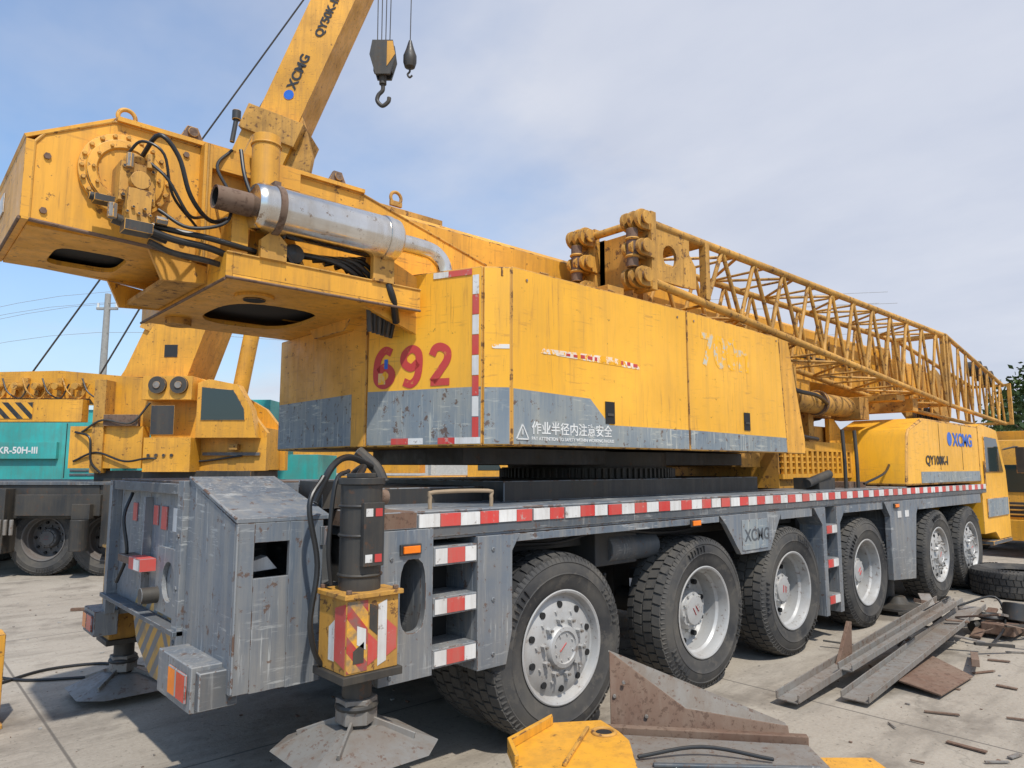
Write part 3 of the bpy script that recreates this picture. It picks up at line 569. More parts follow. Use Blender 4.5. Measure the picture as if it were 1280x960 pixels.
dc.tube([(7.5,4.1,2.2),(7.9,3.9,2.4),(8.3,4.0,2.2),(8.8,4.0,2.15)],.025,HOSE)
dc.box(9.0,9.15,4.2,5.4,2.1,2.5,YELD); dc.prism([(9.6,2.1),(9.6,2.46),(9.75,2.46),(10.3,2.1)],'xz',4.2,4.26,YEL)
en=C.part('engine_deck',.006)
en.box(7.95,10.4,4.1,5.6,1.552,2.08,YELD); en.box(7.95,10.4,4.05,4.098,2.0,2.12,YEL); en.box(7.95,10.4,4.05,4.098,1.66,1.72,YEL)
for k in range(17): en.box(8.0+.143*k,8.06+.143*k,4.05,4.097,1.721,1.999,YEL)
for k in range(3): en.box(7.97,10.38,4.06,4.095,1.78+.07*k,1.80+.07*k,YEL)
en.box(7.97,10.38,4.0985,4.0995,1.70,2.02,DARK)
en.cyl((8.6,4.4,2.08),(8.6,4.4,2.5),.06,YELD); en.box(9.2,9.9,4.3,5.2,2.085,2.35,YELD)
hd=C.part('engine_hood',.03)
hd.prism([(9.87,1.56),(9.98,2.2),(10.05,2.30),(10.60,2.47),(13.05,2.45),(13.05,1.56)],'xz',3.36,4.3,YELC)
hd.prism([(9.87,1.56),(9.98,2.2),(10.05,2.30),(10.60,2.47),(13.05,2.45),(13.05,1.56)],'xz',5.4,6.33,YELC)
g2=C.part('hood_band',0); g2.box(10.4,13.02,3.356,3.3595,1.59,1.74,GRYC)
C.text('brand_marking','XCMG',.26,BLUE,(11.8,3.3545,2.12),0,.008,sx=1.2); C.text('model_marking','QY100K-I',.17,BLKP,(10.6,3.3545,1.84),0,.005,sx=1.3)
g2.cyl((11.65,3.3545,2.21),(11.65,3.3595,2.21),.10,BLUE)
for xx in (11.2,12.2): g2.box(xx,xx+.008,3.3565,3.3598,1.76,2.42,DARK)
ca=C.part('cab',.03)
ca.prism([(13.1,.75),(13.1,2.45),(13.3,2.5),(14.15,2.42),(14.55,1.75),(14.62,1.2),(14.6,.62),(13.9,.62),(13.7,.75)],'xz',3.37,6.33,YELC)
ca.prism([(13.35,1.72),(13.35,2.30),(14.05,2.28),(14.36,1.72)],'xz',3.355,3.369,GLS); ca.box(13.3,14.5,3.352,3.369,1.0,1.3,GRYC)
ca.prism([(14.18,2.36),(14.20,2.37),(14.575,1.76),(14.555,1.75)],'xz',3.5,6.2,GLS)
ca.box(13.5,14.6,3.36,6.34,.55,.615,GRYD); ca.box(13.25,13.29,3.350,3.369,1.5,1.9,BLK)
ca.tube([(14.4,3.36,2.1),(14.6,3.2,2.15),(14.65,3.15,2.1)],.015,BLK); ca.box(14.6,14.66,3.08,3.22,1.7,2.15,BLK)
C.done()
# ================================================================== LATTICE JIB
J=Obj('lattice_jib',(8.5,3.9,3.3))
jl=J.part('lattice',0)
yn,yf=3.52,4.22
def zb(x): return 3.36-(x-4.7)*.0787
ZT=3.87
for y in (yn,yf):
    jl.cyl((4.75,y,ZT),(12.2,y,ZT-.02),.038,YELD,n=14); jl.cyl((4.70,y,3.37),(12.2,y,zb(12.2)),.038,YELD,n=14)
    N=11;x0=5.6;dx=(12.2-x0)/N
    for i in range(N):
        xa=x0+i*dx;xm=xa+dx/2;xb_=xa+dx
        jl.cyl((xa,y,zb(xa)),(xm,y,ZT),.021,YELD,n=10); jl.cyl((xm,y,ZT),(xb_,y,zb(xb_)),.021,YELD,n=10)
N=11
for i in range(N):
    xa=5.6+i*(6.6/N);xb_=xa+6.6/N; ya,yb=(yn,yf) if i%2 else (yf,yn)
    jl.cyl((xa,ya,ZT),(xb_,yb,ZT),.016,YELD,n=8); jl.cyl((xa,ya,zb(xa)),(xb_,yb,zb(xb_)),.016,YELD,n=8)
    jl.cyl((xa,yn,ZT),(xa,yf,ZT),.014,YELD,n=8); jl.cyl((xa,yn,zb(xa)),(xa,yf,zb(xa)),.014,YELD,n=8)
for y,ye in ((yn,3.62),(yf,4.12)):
    jl.cyl((12.35,y,3.86),(15.9,ye,3.35),.034,YELD,n=12); jl.cyl((12.35,y,2.76),(15.9,ye,2.62),.034,YELD,n=12)
    for i in range(8):
        t0=i*.44/3.55;t1=(i+.5)*.44/3.55;t2=(i+1)*.44/3.55
        L=lambda t:(12.35+3.55*t,y+(ye-y)*t)
        a=L(t0);m_=L(t1);c_=L(t2)
        jl.cyl((a[0],a[1],2.76-.14*t0),(m_[0],m_[1],3.86-.51*t1),.018,YELD,n=8); jl.cyl((m_[0],m_[1],3.86-.51*t1),(c_[0],c_[1],2.76-.14*t2),.018,YELD,n=8)
jf=J.part('end_frames',.005)
for xx,z0,z1 in ((12.2,2.74,3.88),(12.35,2.74,3.88),(15.9,2.6,3.38)):
    for y in (yn,yf): jf.box(xx-.03,xx+.03,y-.03,y+.03,z0,z1,YELD)
    jf.box(xx-.029,xx+.029,yn,yf,z1-.05,z1-.001,YELD); jf.box(xx-.029,xx+.029,yn,yf,z0+.001,z0+.05,YELD)
for k in range(3): jf.cyl((15.1+.35*k,3.75,3.62-.06*k),(15.1+.35*k,3.95,3.62-.06*k),.14,BLK)
for y in (yn-.02,yf+.0):
    jf.holed('xz',(4.80,5.22,3.385,3.855),(5.02,3.62,.10,.10),y,y+.03,YELD)
    jf.prism([(5.225,3.385),(5.225,3.855),(5.32,3.855),(5.32,3.7),(5.42,3.6),(5.42,3.40)],'xz',y,y+.03,YELD)
    jf.box(5.55,5.62,y-.02,y+.05,3.33,3.87,YELD)
jf.box(4.80,4.84,yn+.011,yf-.001,3.39,3.85,YELD)
jf.box(4.85,5.6,yn+.02,yf-.01,3.835,3.85,YELD)
def clev(x,y,z,d_=1,r_=1.):
    for o in (-.075,0,.075):
        pts=[(x+math.cos(t_)*.095*r_,z+math.sin(t_)*.085*r_) for t_ in [math.pi/2+k*math.pi/8 for k in range(9)]]
        e=x+.15*d_
        pts+= [(e,z-.075),(e,z+.075)]
        jf.prism(pts,'xz',y+o-.017,y+o+.017,YELD)
    jf.cyl((x,y-.12,z),(x,y+.12,z),.04,RUST,n=18); jf.cyl((x,y-.135,z),(x,y-.12,z),.06,YELD,n=18)
for y in (3.57,4.20):
    for z in (3.87,3.38): clev(4.63,y,z); 
    jf.box(4.72,4.79,y-.10,y+.10,3.28,3.96,YELD)
    jf.cyl((4.585,y,3.46),(4.585,y,3.79),.05,RUST,n=16)
    for z in (3.55,3.70): jf.torus((4.585,y,z),.05,.014,YELD,'z',18,6)
    clev(4.60,y-.02,3.62,1,.8)
jf.cyl((4.70,3.68,3.88),(4.70,4.1,3.88),.035,YELD,n=12); jf.cyl((4.70,3.68,3.34),(4.70,4.1,3.34),.035,YELD,n=12)
jf.box(4.80,4.86,4.05,4.30,3.30,3.86,DARK)
jf.box(4.3,4.5,3.6,4.3,3.19,3.27,YELD); jf.box(7.9,8.1,3.9,4.42,2.7,3.0,YELD); jf.box(11.,11.2,3.6,4.42,2.6,2.78,YELD)
J.done()
# ================================================================== BACKGROUND CRANE (left)
FR=Vector((.742,-.670,0)).normalized(); FF=Vector((.670,.742,0)).normalized()
def frame(right,fwd,rot=0.):
    o=FR*right+FF*fwd
    M=Matrix(((FR.x,FF.x,0,o.x),(FR.y,FF.y,0,o.y),(0,0,1,0),(0,0,0,1)))
    return M@Matrix.Rotation(rot,4,'Z')
B=Obj('truck_crane',(0,0,0),frame(-6.69,12.))
p=B.part('chassis',.01)
p.box(-5.5,5.5,-.1,2.3,1.15,1.5,BLK); p.box(-5.5,5.5,-.15,2.35,1.501,1.56,GRYD); p.box(-5.5,-.2,-.12,-.101,.95,1.5,BLK)
p.box(-2.3,-1.6,-.35,.1,.4,1.45,BLK); p.box(-.1,.2,-.2,.5,.5,1.5,BLK); p.box(-1.5,-.1,-.25,.1,1.0,1.35,BLK)
for k in range(6): p.cyl((-1.95+.1*k,-.37,.7),(-1.95+.1*k,-.37,.95),.03,STEEL)
p.cyl((-.35,-.35,.45),(-.35,-.35,.95),.14,BLK); p.box(-.5,-.2,-.36,-.15,.95,1.2,BLK)
for ux in (-4.6,-3.3,-1.15,-.1,3.2,4.5):
    B.extra.append(('wheel',WD,(ux,-.02,.612),0)); B.extra.append(('wheel',WD,(ux,2.25,.612),math.pi))
hz=hazard('hazard_stripes',(.75,.36,.02),(.02,.02,.02),.22,0.,-1.,'X',.3)
p.box(-2.05,-1.75,-.42,-.36,.5,1.1,hz)
q=B.part('superstructure',.02)
sp_=[(-3.6,3.45),(-1.3,3.50),(.3,3.36),(1.2,3.36),(2.0,2.9),(2.4,2.4),(2.4,1.74),(.5,1.70),(.35,2.4),(-.45,2.6),(-.75,3.0),(-3.6,3.02)]
q.prism(sp_,'xz',.35,.5,YEL); q.prism(sp_,'xz',1.4,1.55,YEL)
q.box(-3.6,-.8,.5,1.4,3.0,3.4,YELD); q.box(.4,2.3,.5,1.4,1.75,2.5,YEL)
q.box(-3.2,-.75,.15,.34,2.58,2.97,YEL); q.box(-3.0,-1.6,.14,.149,2.63,2.92,hz)
q.box(-.9,.35,.1,.34,1.78,2.5,YEL); q.box(-.5,-.3,.05,.34,1.7,3.3,YELD)
q.box(.35,1.2,.0,.34,2.95,3.36,YEL)
q.prism([(-.28,3.4),(.48,4.72),(1.26,4.45),(.9,3.37)],'xz',.42,1.5,YEL); q.box(.48,.72,.412,.419,3.75,3.98,BLKP)
for ux in (.62,.99): q.cyl((ux,-.06,3.2),(ux,.0,3.2),.15,BLK,n=28); q.cyl((ux,-.08,3.2),(ux,-.06,3.2),.06,STEEL)
q.box(.45,1.25,-.05,.34,1.72,2.3,YEL); q.box(.55,.95,-.06,-.05,2.35,2.85,BLK); q.box(-.3,.3,.02,.1,2.5,2.7,RUST)
for k in range(11): q.box(-2.9+.2*k,-2.82+.2*k,.28,.345,3.05,3.2+.08*(k%3),YELD)
for k in range(6): q.tube([(-2.6+.35*k,.25,3.35),(-2.45+.35*k,.2,3.1),(-2.25+.35*k,.24,3.0),(-2.1+.35*k,.22,3.25)],.014,BLK if k%2 else YELD)
for k in range(5): q.cyl((-2.3+.35*k,.12,3.2),(-2.3+.35*k,.30,3.2),.06,YELD,n=14)
for (ux,z_) in ((-.75,2.2),(-.6,2.0),(-.2,2.35),(.1,2.0),(.9,2.05),(1.4,2.4),(1.8,2.1),(2.1,2.4)):
    q.box(ux,ux+.14,.2,.349,z_,z_+.1,random.choice([BLK,YELD,RUST,YELD]))
q.tube([(-.8,.08,1.9),(-.4,.05,2.05),(.1,.04,1.9),(.6,-.07,1.95),(1.2,.3,1.9),(2.,.3,2.0)],.018,HOSE); q.tube([(-.8,.08,2.4),(-.5,.0,2.3),(-.45,.0,1.9),(-.3,.05,1.7)],.02,HOSE)
q.cyl((.6,.9,1.5),(1.9,.9,1.5),.3,BLK); q.box(-.5,2.2,.2,1.6,1.56,1.74,BLK)
for k in range(4): q.cyl((.55+.13*k,-.07,2.0),(.55+.13*k,-.05,2.0),.03,BLK)
q.box(1.3,2.3,.3,.345,2.0,2.06,GRYD); q.tube([(-.7,.1,2.4),(-.3,.0,2.6),(.2,-.02,2.55),(.5,.0,2.9)],.018,BLK)
cbp=B.part('operator_cab',.03)
cbp.prism([(1.25,2.3),(1.25,3.25),(1.45,3.32),(1.95,3.22),(2.2,2.8),(2.3,2.3)],'xz',.1,.34,YEL)
cbp.prism([(1.33,2.6),(1.33,3.18),(1.88,3.13),(2.08,2.8),(2.10,2.6)],'xz',.085,.099,GLS)
bb=B.part('boom',.02)
def bseg(a,c_,w_,m,v0,v1):
    a=Vector((a[0],0,a[1]));c_=Vector((c_[0],0,c_[1]));d_=(c_-a).normalized();n=Vector((d_.z,0,-d_.x))*w_/2
    bb.hexa([(a+n)+Vector((0,v0,0)),(a-n)+Vector((0,v0,0)),(a-n)+Vector((0,v1,0)),(a+n)+Vector((0,v1,0))],[(c_+n)+Vector((0,v0,0)),(c_-n)+Vector((0,v0,0)),(c_-n)+Vector((0,v1,0)),(c_+n)+Vector((0,v1,0))],m)
bseg((.15,3.2),(2.25,8.25),1.0,YEL,.5,1.4); bseg((2.2,8.15),(3.75,12.0),.80,YEL,.58,1.32); bseg((3.7,11.9),(4.25,13.3),.64,YEL,.62,1.28)
bseg((2.12,7.9),(2.3,8.35),1.12,YELD,.42,1.48); bseg((.5,4.1),(.62,4.4),1.1,YELD,.45,1.45)
bb.prism([(2.35,7.1),(2.85,7.0),(2.95,7.6),(2.7,8.5)],'xz',.6,.75,YELD)
bb.cyl((1.55,.75,2.0),(2.25,.75,6.4),.14,YEL,n=24)
bb.prism([(4.,13.1),(4.9,13.3),(4.9,13.6),(4.,13.8)],'xz',.7,1.2,YELD)
ang=math.atan2(13.4-3.78,4.27-.4)
def bt(n,body,size,m,u_,z_): B.text(n,body,size,m,(u_,.57,z_),0,.008,rot=(math.radians(90),-ang,0),sx=1.)
bt('brand_marking','XCMG',.25,BLKP,2.58,8.9); bt('model_marking','QY50K-II',.22,BLKP,3.05,9.95)
bb.cyl((2.47,.57,8.8),(2.47,.578,8.8),.10,BLUE)
rp=B.part('hoist_ropes',0)
rp.cyl((-2.6,.95,2.95),(4.1,.95,13.4),.016,BLK,n=6); rp.cyl((-1.4,1.1,2.85),(4.2,1.0,13.4),.016,BLK,n=6)
for dx in (-.12,-.04,.04,.12): rp.cyl((4.18+dx,.9,10.0),(4.18+dx*1.2,.9,13.4),.010,BLK,n=6)
rp.cyl((4.70,.9,10.05),(4.72,.9,13.5),.010,BLK,n=6)
hb=B.part('hook_block',.01)
hb.prism([(3.93,9.75),(3.98,10.05),(4.38,10.05),(4.43,9.7),(4.33,9.35),(4.05,9.35)],'xz',.78,.84,BLK); hb.prism([(3.93,9.75),(3.98,10.05),(4.38,10.05),(4.43,9.7),(4.33,9.35),(4.05,9.35)],'xz',.98,1.04,BLK)
hb.prism([(4.27,9.5),(4.43,9.75),(4.38,10.02),(4.27,10.02)],'xz',.77,.779,YEL); hb.box(4.0,4.36,.85,.97,9.45,10.0,BLK)
for k in range(3): hb.cyl((4.18,.86+.04*k,9.8),(4.18,.88+.04*k,9.8),.2,STEEL)
hb.cyl((4.18,.91,9.2),(4.18,.91,9.36),.07,BLK)
hb.tube([(4.18,.91,9.22),(4.18,.91,9.08),(4.10,.91,8.98),(4.08,.91,8.86),(4.18,.91,8.76),(4.29,.91,8.84),(4.31,.91,8.93)],.04,BLK)
hb.lathe([(0,9.52),(.10,9.55),(.13,9.65),(.13,9.78),(.08,9.92),(.03,10.1),(0,10.1)],(4.70,.9,0),BLK,24,'z'); hb.tube([(4.7,.9,9.55),(4.7,.9,9.46),(4.66,.9,9.40),(4.70,.9,9.34),(4.75,.9,9.38)],.02,BLK)
B.done()
# ---- turquoise crawler crane
T=Obj('crawler_crane',(0,0,0),frame(0,17.))
p=T.part('machine_house',.03)
p.box(-15,-9.6,0,2.4,1.5,2.9,TURQ); p.box(-12.4,-10.9,-.1,-.001,2.0,2.4,TURQ); p.box(-11.0,-10.2,.2,2.,2.9,3.2,TURQ); p.box(-9.59,-6.95,.6,2.5,1.3,2.2,TURQ)
p.box(-6.9,-5.75,-.3,1.6,1.6,3.4,TURQ); p.box(-5.74,-4.6,-.2,1.6,1.35,2.1,TURQ); p.box(-9.5,-9.2,.2,.5,2.21,3.3,TURQ)
for k in range(12): p.box(-10.6,-9.75,-.02,-.001,1.6+.1*k,1.65+.1*k,GRYD)
for xx in (-14,-12.6,-10.75): p.box(xx,xx+.02,-.01,-.001,1.55,2.85,DARK)
p.box(-12.9,-9.6,.1,.14,3.3,3.33,YELD); 
for k in range(5): p.box(-12.9+.8*k,-12.87+.8*k,.1,.14,2.9,3.3,YELD)
p.prism([(-6.7,2.3),(-6.7,3.2),(-6.1,3.2),(-5.9,2.3)],'xz',-.315,-.301,GLS)
for v in (-.3,2.0): p.prism([(-14,.15),(-14.3,.5),(-14,.95),(-5.5,.95),(-5.2,.5),(-5.5,.15)],'xz',v,v+.6,BLK)
p.box(-13,-6,.3,2.0,.9,1.5,BLK)
T.text('model_marking','KR-50H-III',.22,WPT,(-12.3,-.104,2.13),0,.006)
T.done()
def small_crane(name,right,fwd,rot,col):
    o=Obj(name,(0,0,0),frame(right,fwd,rot)); p=o.part('body',.03)
    p.box(-4.5,4.5,0,2.5,1.1,1.45,BLK); p.box(-4.5,4.5,-.02,2.52,1.451,1.5,col)
    p.prism([(-2.8,1.6),(-2.8,2.9),(.2,3.1),(1.5,2.6),(1.5,1.6)],'xz',.3,2.2,col); p.prism([(1.6,1.6),(1.6,3.0),(2.5,3.0),(2.9,2.3),(2.9,1.6)],'xz',.1,1.0,col); p.prism([(1.7,2.2),(1.7,2.9),(2.4,2.9),(2.7,2.2)],'xz',.085,.099,GLS)
    p.prism([(4.55,.7),(4.55,2.4),(5.5,2.4),(5.9,1.7),(6.0,.7)],'xz',0,2.5,col); p.prism([(4.9,1.7),(4.9,2.3),(5.4,2.3),(5.7,1.7)],'xz',-.015,-.001,GLS)
    p.hexa([(-2.5,.8,2.8),(-2.5,1.6,2.8),(-2.5,1.6,3.6),(-2.5,.8,3.6)],[(6.5,.85,2.95),(6.5,1.55,2.95),(6.5,1.55,3.6),(6.5,.85,3.6)],col)
    for ux in (-3.6,-2.3,1.8,3.2): o.extra.append(('wheel',WA,(ux,0,.612),0)); o.extra.append(('wheel',WA,(ux,2.5,.612),math.pi))
    return o.done()
small_crane('truck_crane',2.,26,.15,YEL); small_crane('truck_crane',-6,24,-.1,YEL); small_crane('truck_crane',-17,27,.1,TURQ)
R=Obj('truck_crane',(17.5,3.4,0))
p=R.part('body',.03)
p.box(17.3,27,2.6,5.2,1.1,1.5,BLK); p.prism([(17.2,.7),(17.2,1.9),(17.4,2.35),(18.6,2.4),(18.6,.7)],'xz',2.6,4.9,YEL); p.box(17.0,17.19,2.6,4.9,.35,.75,YEL)
p.box(17.185,17.199,2.9,4.6,1.3,1.85,GLS); p.box(18.8,24,2.8,4.8,1.6,2.6,YEL); p.box(16.98,16.999,2.8,3.1,.45,.65,BLK); p.box(17.18,17.199,2.7,4.8,.8,1.1,BLK)
for k in range(3): p.box(17.16,17.18,3.0,4.5,.84+.09*k,.87+.09*k,YELD)
for ux in (18.6,20.2,24.0,25.3): R.extra.append(('wheel',WA,(ux,2.6,.612),0)); R.extra.append(('wheel',WA,(ux,5.1,.612),math.pi))
R.done()
Lb=Obj('yellow_steel_post',(.70,6.3,0)); p=Lb.part('post',.012); p.box(.50,.795,6.2,6.42,.02,.63,YEL); p.box(.46,.81,6.16,6.46,0,.03,YELD); p.box(.60,.74,6.19,6.199,.3,.45,BLK); Lb.done()
# ================================================================== utility pole and lines
U=Obj('utility_pole',(0,0,0),frame(-17.6,30.)); p=U.part('pole',0)
p.cyl((0,0,0),(0,0,9.3),.19,POLE,r2=.12,n=16); p.box(-.45,.45,-.06,.06,8.6,8.70,POLE)
for k in (-.4,0,.4): p.cyl((k,0,8.70),(k,0,8.90),.05,WPT)
w_=U.part('power_lines',0)
for k,z in ((-.4,8.9),(0,9.4),(.4,8.9),(-.3,7.6)):
    w_.tube([(k-30,12,z+.5),(k-15,6,z-.5),(k,0,z),(k+16,-1,z-.9),(k+34,0,z)],.009,POLE,n=5)
U.done()
# ================================================================== debris
S1=Obj('yellow_steel_bracket',(2.9,2.7,0)); p=S1.part('bracket',.008)
p.prism([(2.42,2.66),(2.55,2.86),(2.98,2.96),(3.22,2.80),(3.16,2.62),(3.1,2.5),(2.85,2.25),(2.5,2.35)],'xy',.33,.36,YEL)
p.prism([(2.42,2.66),(2.55,2.86),(2.98,2.96),(2.96,2.93),(2.56,2.83),(2.45,2.66)],'xy',.36,.41,YEL)
p.prism([(2.5,2.4),(2.5,2.75),(3.0,2.85),(3.1,2.5)],'xy',0,.33,YELD); p.torus((3.08,2.66,.362),.06,.012,YELD,'z'); p.cyl((3.08,2.66,.345),(3.08,2.66,.363),.05,DARK)
p.bar((2.6,2.5,.37),(3.05,2.75,.37),.02,.02,YELD)
S1.done()
S2=Obj('scrap_steel_slab',(3.5,2.1,0)); p=S2.part('slab',.008)
p.prism([(3.26,2.83),(3.98,1.95),(3.5,1.45),(2.75,2.2),(2.95,2.45)],'xy',.22,.27,STEEL); p.bar((3.28,2.86,.27),(4.02,1.97,.27),.05,.07,RUST)
p.prism([(3.25,2.7),(3.8,2.0),(3.4,1.6),(2.9,2.2)],'xy',0,.22,RUST); p.prism([(4.02,1.93),(4.25,1.72),(4.0,1.4),(3.75,1.6)],'xy',.14,.2,YEL); p.prism([(4.0,1.9),(4.2,1.72),(4.0,1.5),(3.8,1.65)],'xy',0,.14,YELD)
p.tube([(3.1,2.45,.29),(3.4,2.25,.32),(3.6,1.95,.29)],.010,HOSE); p.bar((3.1,2.35,.28),(3.7,1.75,.28),.03,.02,GRYD)
S2.done()
S3=Obj('rusty_angle_iron',(3.7,2.6,0)); p=S3.part('gusset',.004)
def tri(vs,n,m):
    n=Vector(n); p.add([Vector(v) for v in vs]+[Vector(v)+n for v in vs],[tuple(range(len(vs)))[::-1],tuple(range(len(vs),2*len(vs)))]+[(i,(i+1)%len(vs),len(vs)+(i+1)%len(vs),len(vs)+i) for i in range(len(vs))],m)
tri([(3.50,2.97,.66),(3.40,2.88,.24),(3.70,2.56,.25),(4.10,2.12,.25),(4.11,2.13,.29),(3.74,2.58,.36)],(.012,.012,0),RUST)
tri([(3.50,2.98,.655),(3.74,2.59,.355),(4.11,2.14,.285),(4.15,2.17,.285),(3.78,2.63,.35),(3.53,3.0,.65)],(0,0,.008),STEEL)
for a in ((3.46,2.90,.42),(3.50,2.86,.50),(3.56,2.74,.32)): p.cyl(a,(a[0]-.012,a[1]-.012,a[2]),.012,STEEL,n=8)
p.box(3.4,4.0,2.3,2.6,0,.2,RUST)
S3.done()
S4=Obj('scrap_metal_pile',(7,2.5,0)); p=S4.part('channels',.003)
def chan(a,c,w_,h_,m):
    a=Vector(a);c=Vector(c);d_=(c-a).normalized();s_=Vector((-d_.y,d_.x,0)).normalized()
    p.bar(a,c,w_,.012,m)
    for sg in (-1,1): o=s_*sg*(w_/2+.006)+Vector((0,0,h_/2)); p.bar(a+o,c+o,.010,h_,m)
chan((5.25,2.72,.05),(8.9,2.72,.32),.16,.06,STEEL); chan((5.68,2.40,.04),(9.2,2.52,.26),.19,.05,STEEL)
chan((6.0,2.60,.16),(8.8,2.58,.36),.10,.05,STEEL); p.bar((5.6,2.9,.03),(8.3,2.95,.12),.05,.05,RUST)
p.hexa([(6.3,2.0,.03),(7.1,2.0,.02),(7.5,2.5,.06),(6.4,2.55,.08)],[(6.3,2.0,.045),(7.1,2.0,.035),(7.5,2.5,.075),(6.4,2.55,.095)],RUST)
p.hexa([(6.2,2.75,.10),(6.5,2.75,.05),(6.65,2.8,.42),(6.6,2.8,.43)],[(6.2,2.78,.10),(6.5,2.78,.05),(6.65,2.83,.42),(6.6,2.83,.43)],RUST)
p.bar((8.2,2.5,.05),(8.8,2.9,.40),.12,.015,STEEL); p.bar((8.6,2.9,.35),(9.6,2.5,.12),.10,.04,RUST); p.bar((7.9,2.2,.03),(7.2,2.0,.12),.06,.06,RUST)
for k in range(22):
    a=(random.uniform(7.4,9.6),random.uniform(2.1,3.0),random.uniform(.02,.25)); an=random.uniform(0,6.28); L_=random.uniform(.15,.5)
    p.bar(a,(a[0]+math.cos(an)*L_,a[1]+math.sin(an)*L_,max(.02,a[2]+random.uniform(-.1,.12))),random.uniform(.02,.08),random.uniform(.006,.03),random.choice([RUST,STEEL,BLK]))
p.tube([(8.9,2.6,.3),(9.3,2.35,.38),(9.0,2.2,.15),(8.4,2.2,.02)],.012,HOSE); p.tube([(8.3,2.9,.2),(8.6,2.6,.42),(9.0,2.8,.3),(9.3,2.6,.05)],.008,HOSE)
S4.done()
S5=Obj('scrap_machine_part',(9.2,2.3,0)); p=S5.part('gearbox',.01)
p.box(8.9,9.35,2.1,2.4,.05,.16,RUST); p.cyl((9.2,2.15,.16),(9.25,2.15,.34),.12,BLK,n=18); p.cyl((8.95,2.5,.09),(9.5,2.2,.12),.06,BLK); p.box(9.3,9.8,1.9,2.2,0,.12,RUST); p.bar((8.7,2.4,.04),(9.6,2.45,.20),.10,.03,RUST)
p.cyl((9.5,2.0,.12),(9.5,2.0,.24),.16,RUST,n=14); p.torus((9.1,2.35,.2),.10,.03,BLK,'z')
S5.done()
S6=Obj('discarded_tyre',(12.2,2.75,0)); pp=Part(0); tyre(pp); me=mesh_of(pp,'tyre'); S6.extra.append(('tyre',me,(12.2,2.75,.37),(math.radians(-90),0,.3))); p=S6.part('underlay',0); p.box(11.6,12.1,2.2,2.4,.0,.03,RUST); S6.done()
S7=Obj('loose_cable',(1.2,7.3,0)); p=S7.part('cable',0); p.tube([(.6,7.1,.015),(.95,7.4,.015),(1.3,7.6,.015),(1.7,7.5,.015),(1.85,7.15,.02)],.012,HOSE); p.tube([(.8,7.9,.015),(1.1,7.35,.015),(1.6,7.05,.015),(1.8,6.9,.015)],.012,HOSE); p.bar((2.0,10.5,.02),(2.6,10.2,.02),.06,.03,RUST); S7.done()
S8=Obj('ground_litter',(0,0,0)); p=S8.part('pebbles',0)
for k in range(700):
    X=random.uniform(-1,14);Y=random.uniform(.8,12)
    s_=random.uniform(.004,.018)
    p.box(X,X+s_*random.uniform(.8,2.5),Y,Y+s_*random.uniform(.8,2),0.001,s_*.7,random.choice([RUST,STEEL,POLE]))
for k in range(26):
    X=random.uniform(4.5,12);Y=random.uniform(1.2,3.1); an=random.uniform(0,6.28); L_=random.uniform(.05,.25)
    p.bar((X,Y,.012),(X+math.cos(an)*L_,Y+math.sin(an)*L_,.014),random.uniform(.01,.04),.008,random.choice([RUST,RUST,STEEL]))
S8.done()
# ================================================================== ground
m,nt,bs=nmat('concrete_ground'); co=objco(nt)
n1=ramp(nt,noise(nt,co,.35,6,.6),.3,.7); n2=ramp(nt,noise(nt,co,4,6,.7),.3,.7); n3=ramp(nt,noise(nt,co,40,3,.6),.3,.7)
c=mixc(nt,n1,(.27,.235,.19),(.42,.375,.31)); c=mixc(nt,math_n(nt,'MULTIPLY',n2,.5),c,(.24,.205,.165)); c=mixc(nt,math_n(nt,'MULTIPLY',n3,.3),c,(.48,.43,.36))
oil=ramp(nt,noise(nt,co,.9,5,.65),.53,.66,0,.72); c=mixc(nt,oil,c,(.125,.105,.085))
drk=ramp(nt,noise(nt,co,1.,5,.7,(.6,2.4,1)),.50,.66,0,.5); c=mixc(nt,drk,c,(.15,.13,.105))
spk=ramp(nt,noise(nt,co,22,4,.7),.60,.66,0,.6); c=mixc(nt,spk,c,(.11,.093,.075))
vo=nt.nodes.new('ShaderNodeTexVoronoi'); vo.feature='DISTANCE_TO_EDGE'; vo.inputs['Scale'].default_value=.30
wv=nt.nodes.new('ShaderNodeVectorMath'); wv.operation='ADD'; nn_=nt.nodes.new('ShaderNodeTexNoise'); nn_.inputs['Scale'].default_value=1.2; nn_.inputs['Detail'].default_value=5
nt.links.new(co,nn_.inputs['Vector']); nt.links.new(co,wv.inputs[0]); nt.links.new(nn_.outputs['Color'],wv.inputs[1]); nt.links.new(wv.outputs[0],vo.inputs['Vector'])
cr=math_n(nt,'MULTIPLY',ramp(nt,vo.outputs['Distance'],.001,.004,.6,0.),n1); c=mixc(nt,cr,c,(.10,.09,.075))
sp=nt.nodes.new('ShaderNodeSeparateXYZ'); nt.links.new(co,sp.inputs[0])
for ax,off in (('X',1.2),('Y',2.1)):
    f_=math_n(nt,'FRACT',math_n(nt,'DIVIDE',math_n(nt,'ADD',sp.outputs[ax],off),4.5)); g_=ramp(nt,math_n(nt,'ABSOLUTE',math_n(nt,'SUBTRACT',f_,.5)),.0012,.003,.75,0.)
    c=mixc(nt,g_,c,(.09,.08,.07))
nt.links.new(c,bs.inputs['Base Color']); bs.inputs['Roughness'].default_value=.85; bs.inputs['Specular IOR Level'].default_value=.25
bp=nt.nodes.new('ShaderNodeBump'); bp.inputs['Strength'].default_value=.45; bp.inputs['Distance'].default_value=.01; nt.links.new(noise(nt,co,30,5,.7),bp.inputs['Height']); nt.links.new(bp.outputs[0],bs.inputs['Normal'])
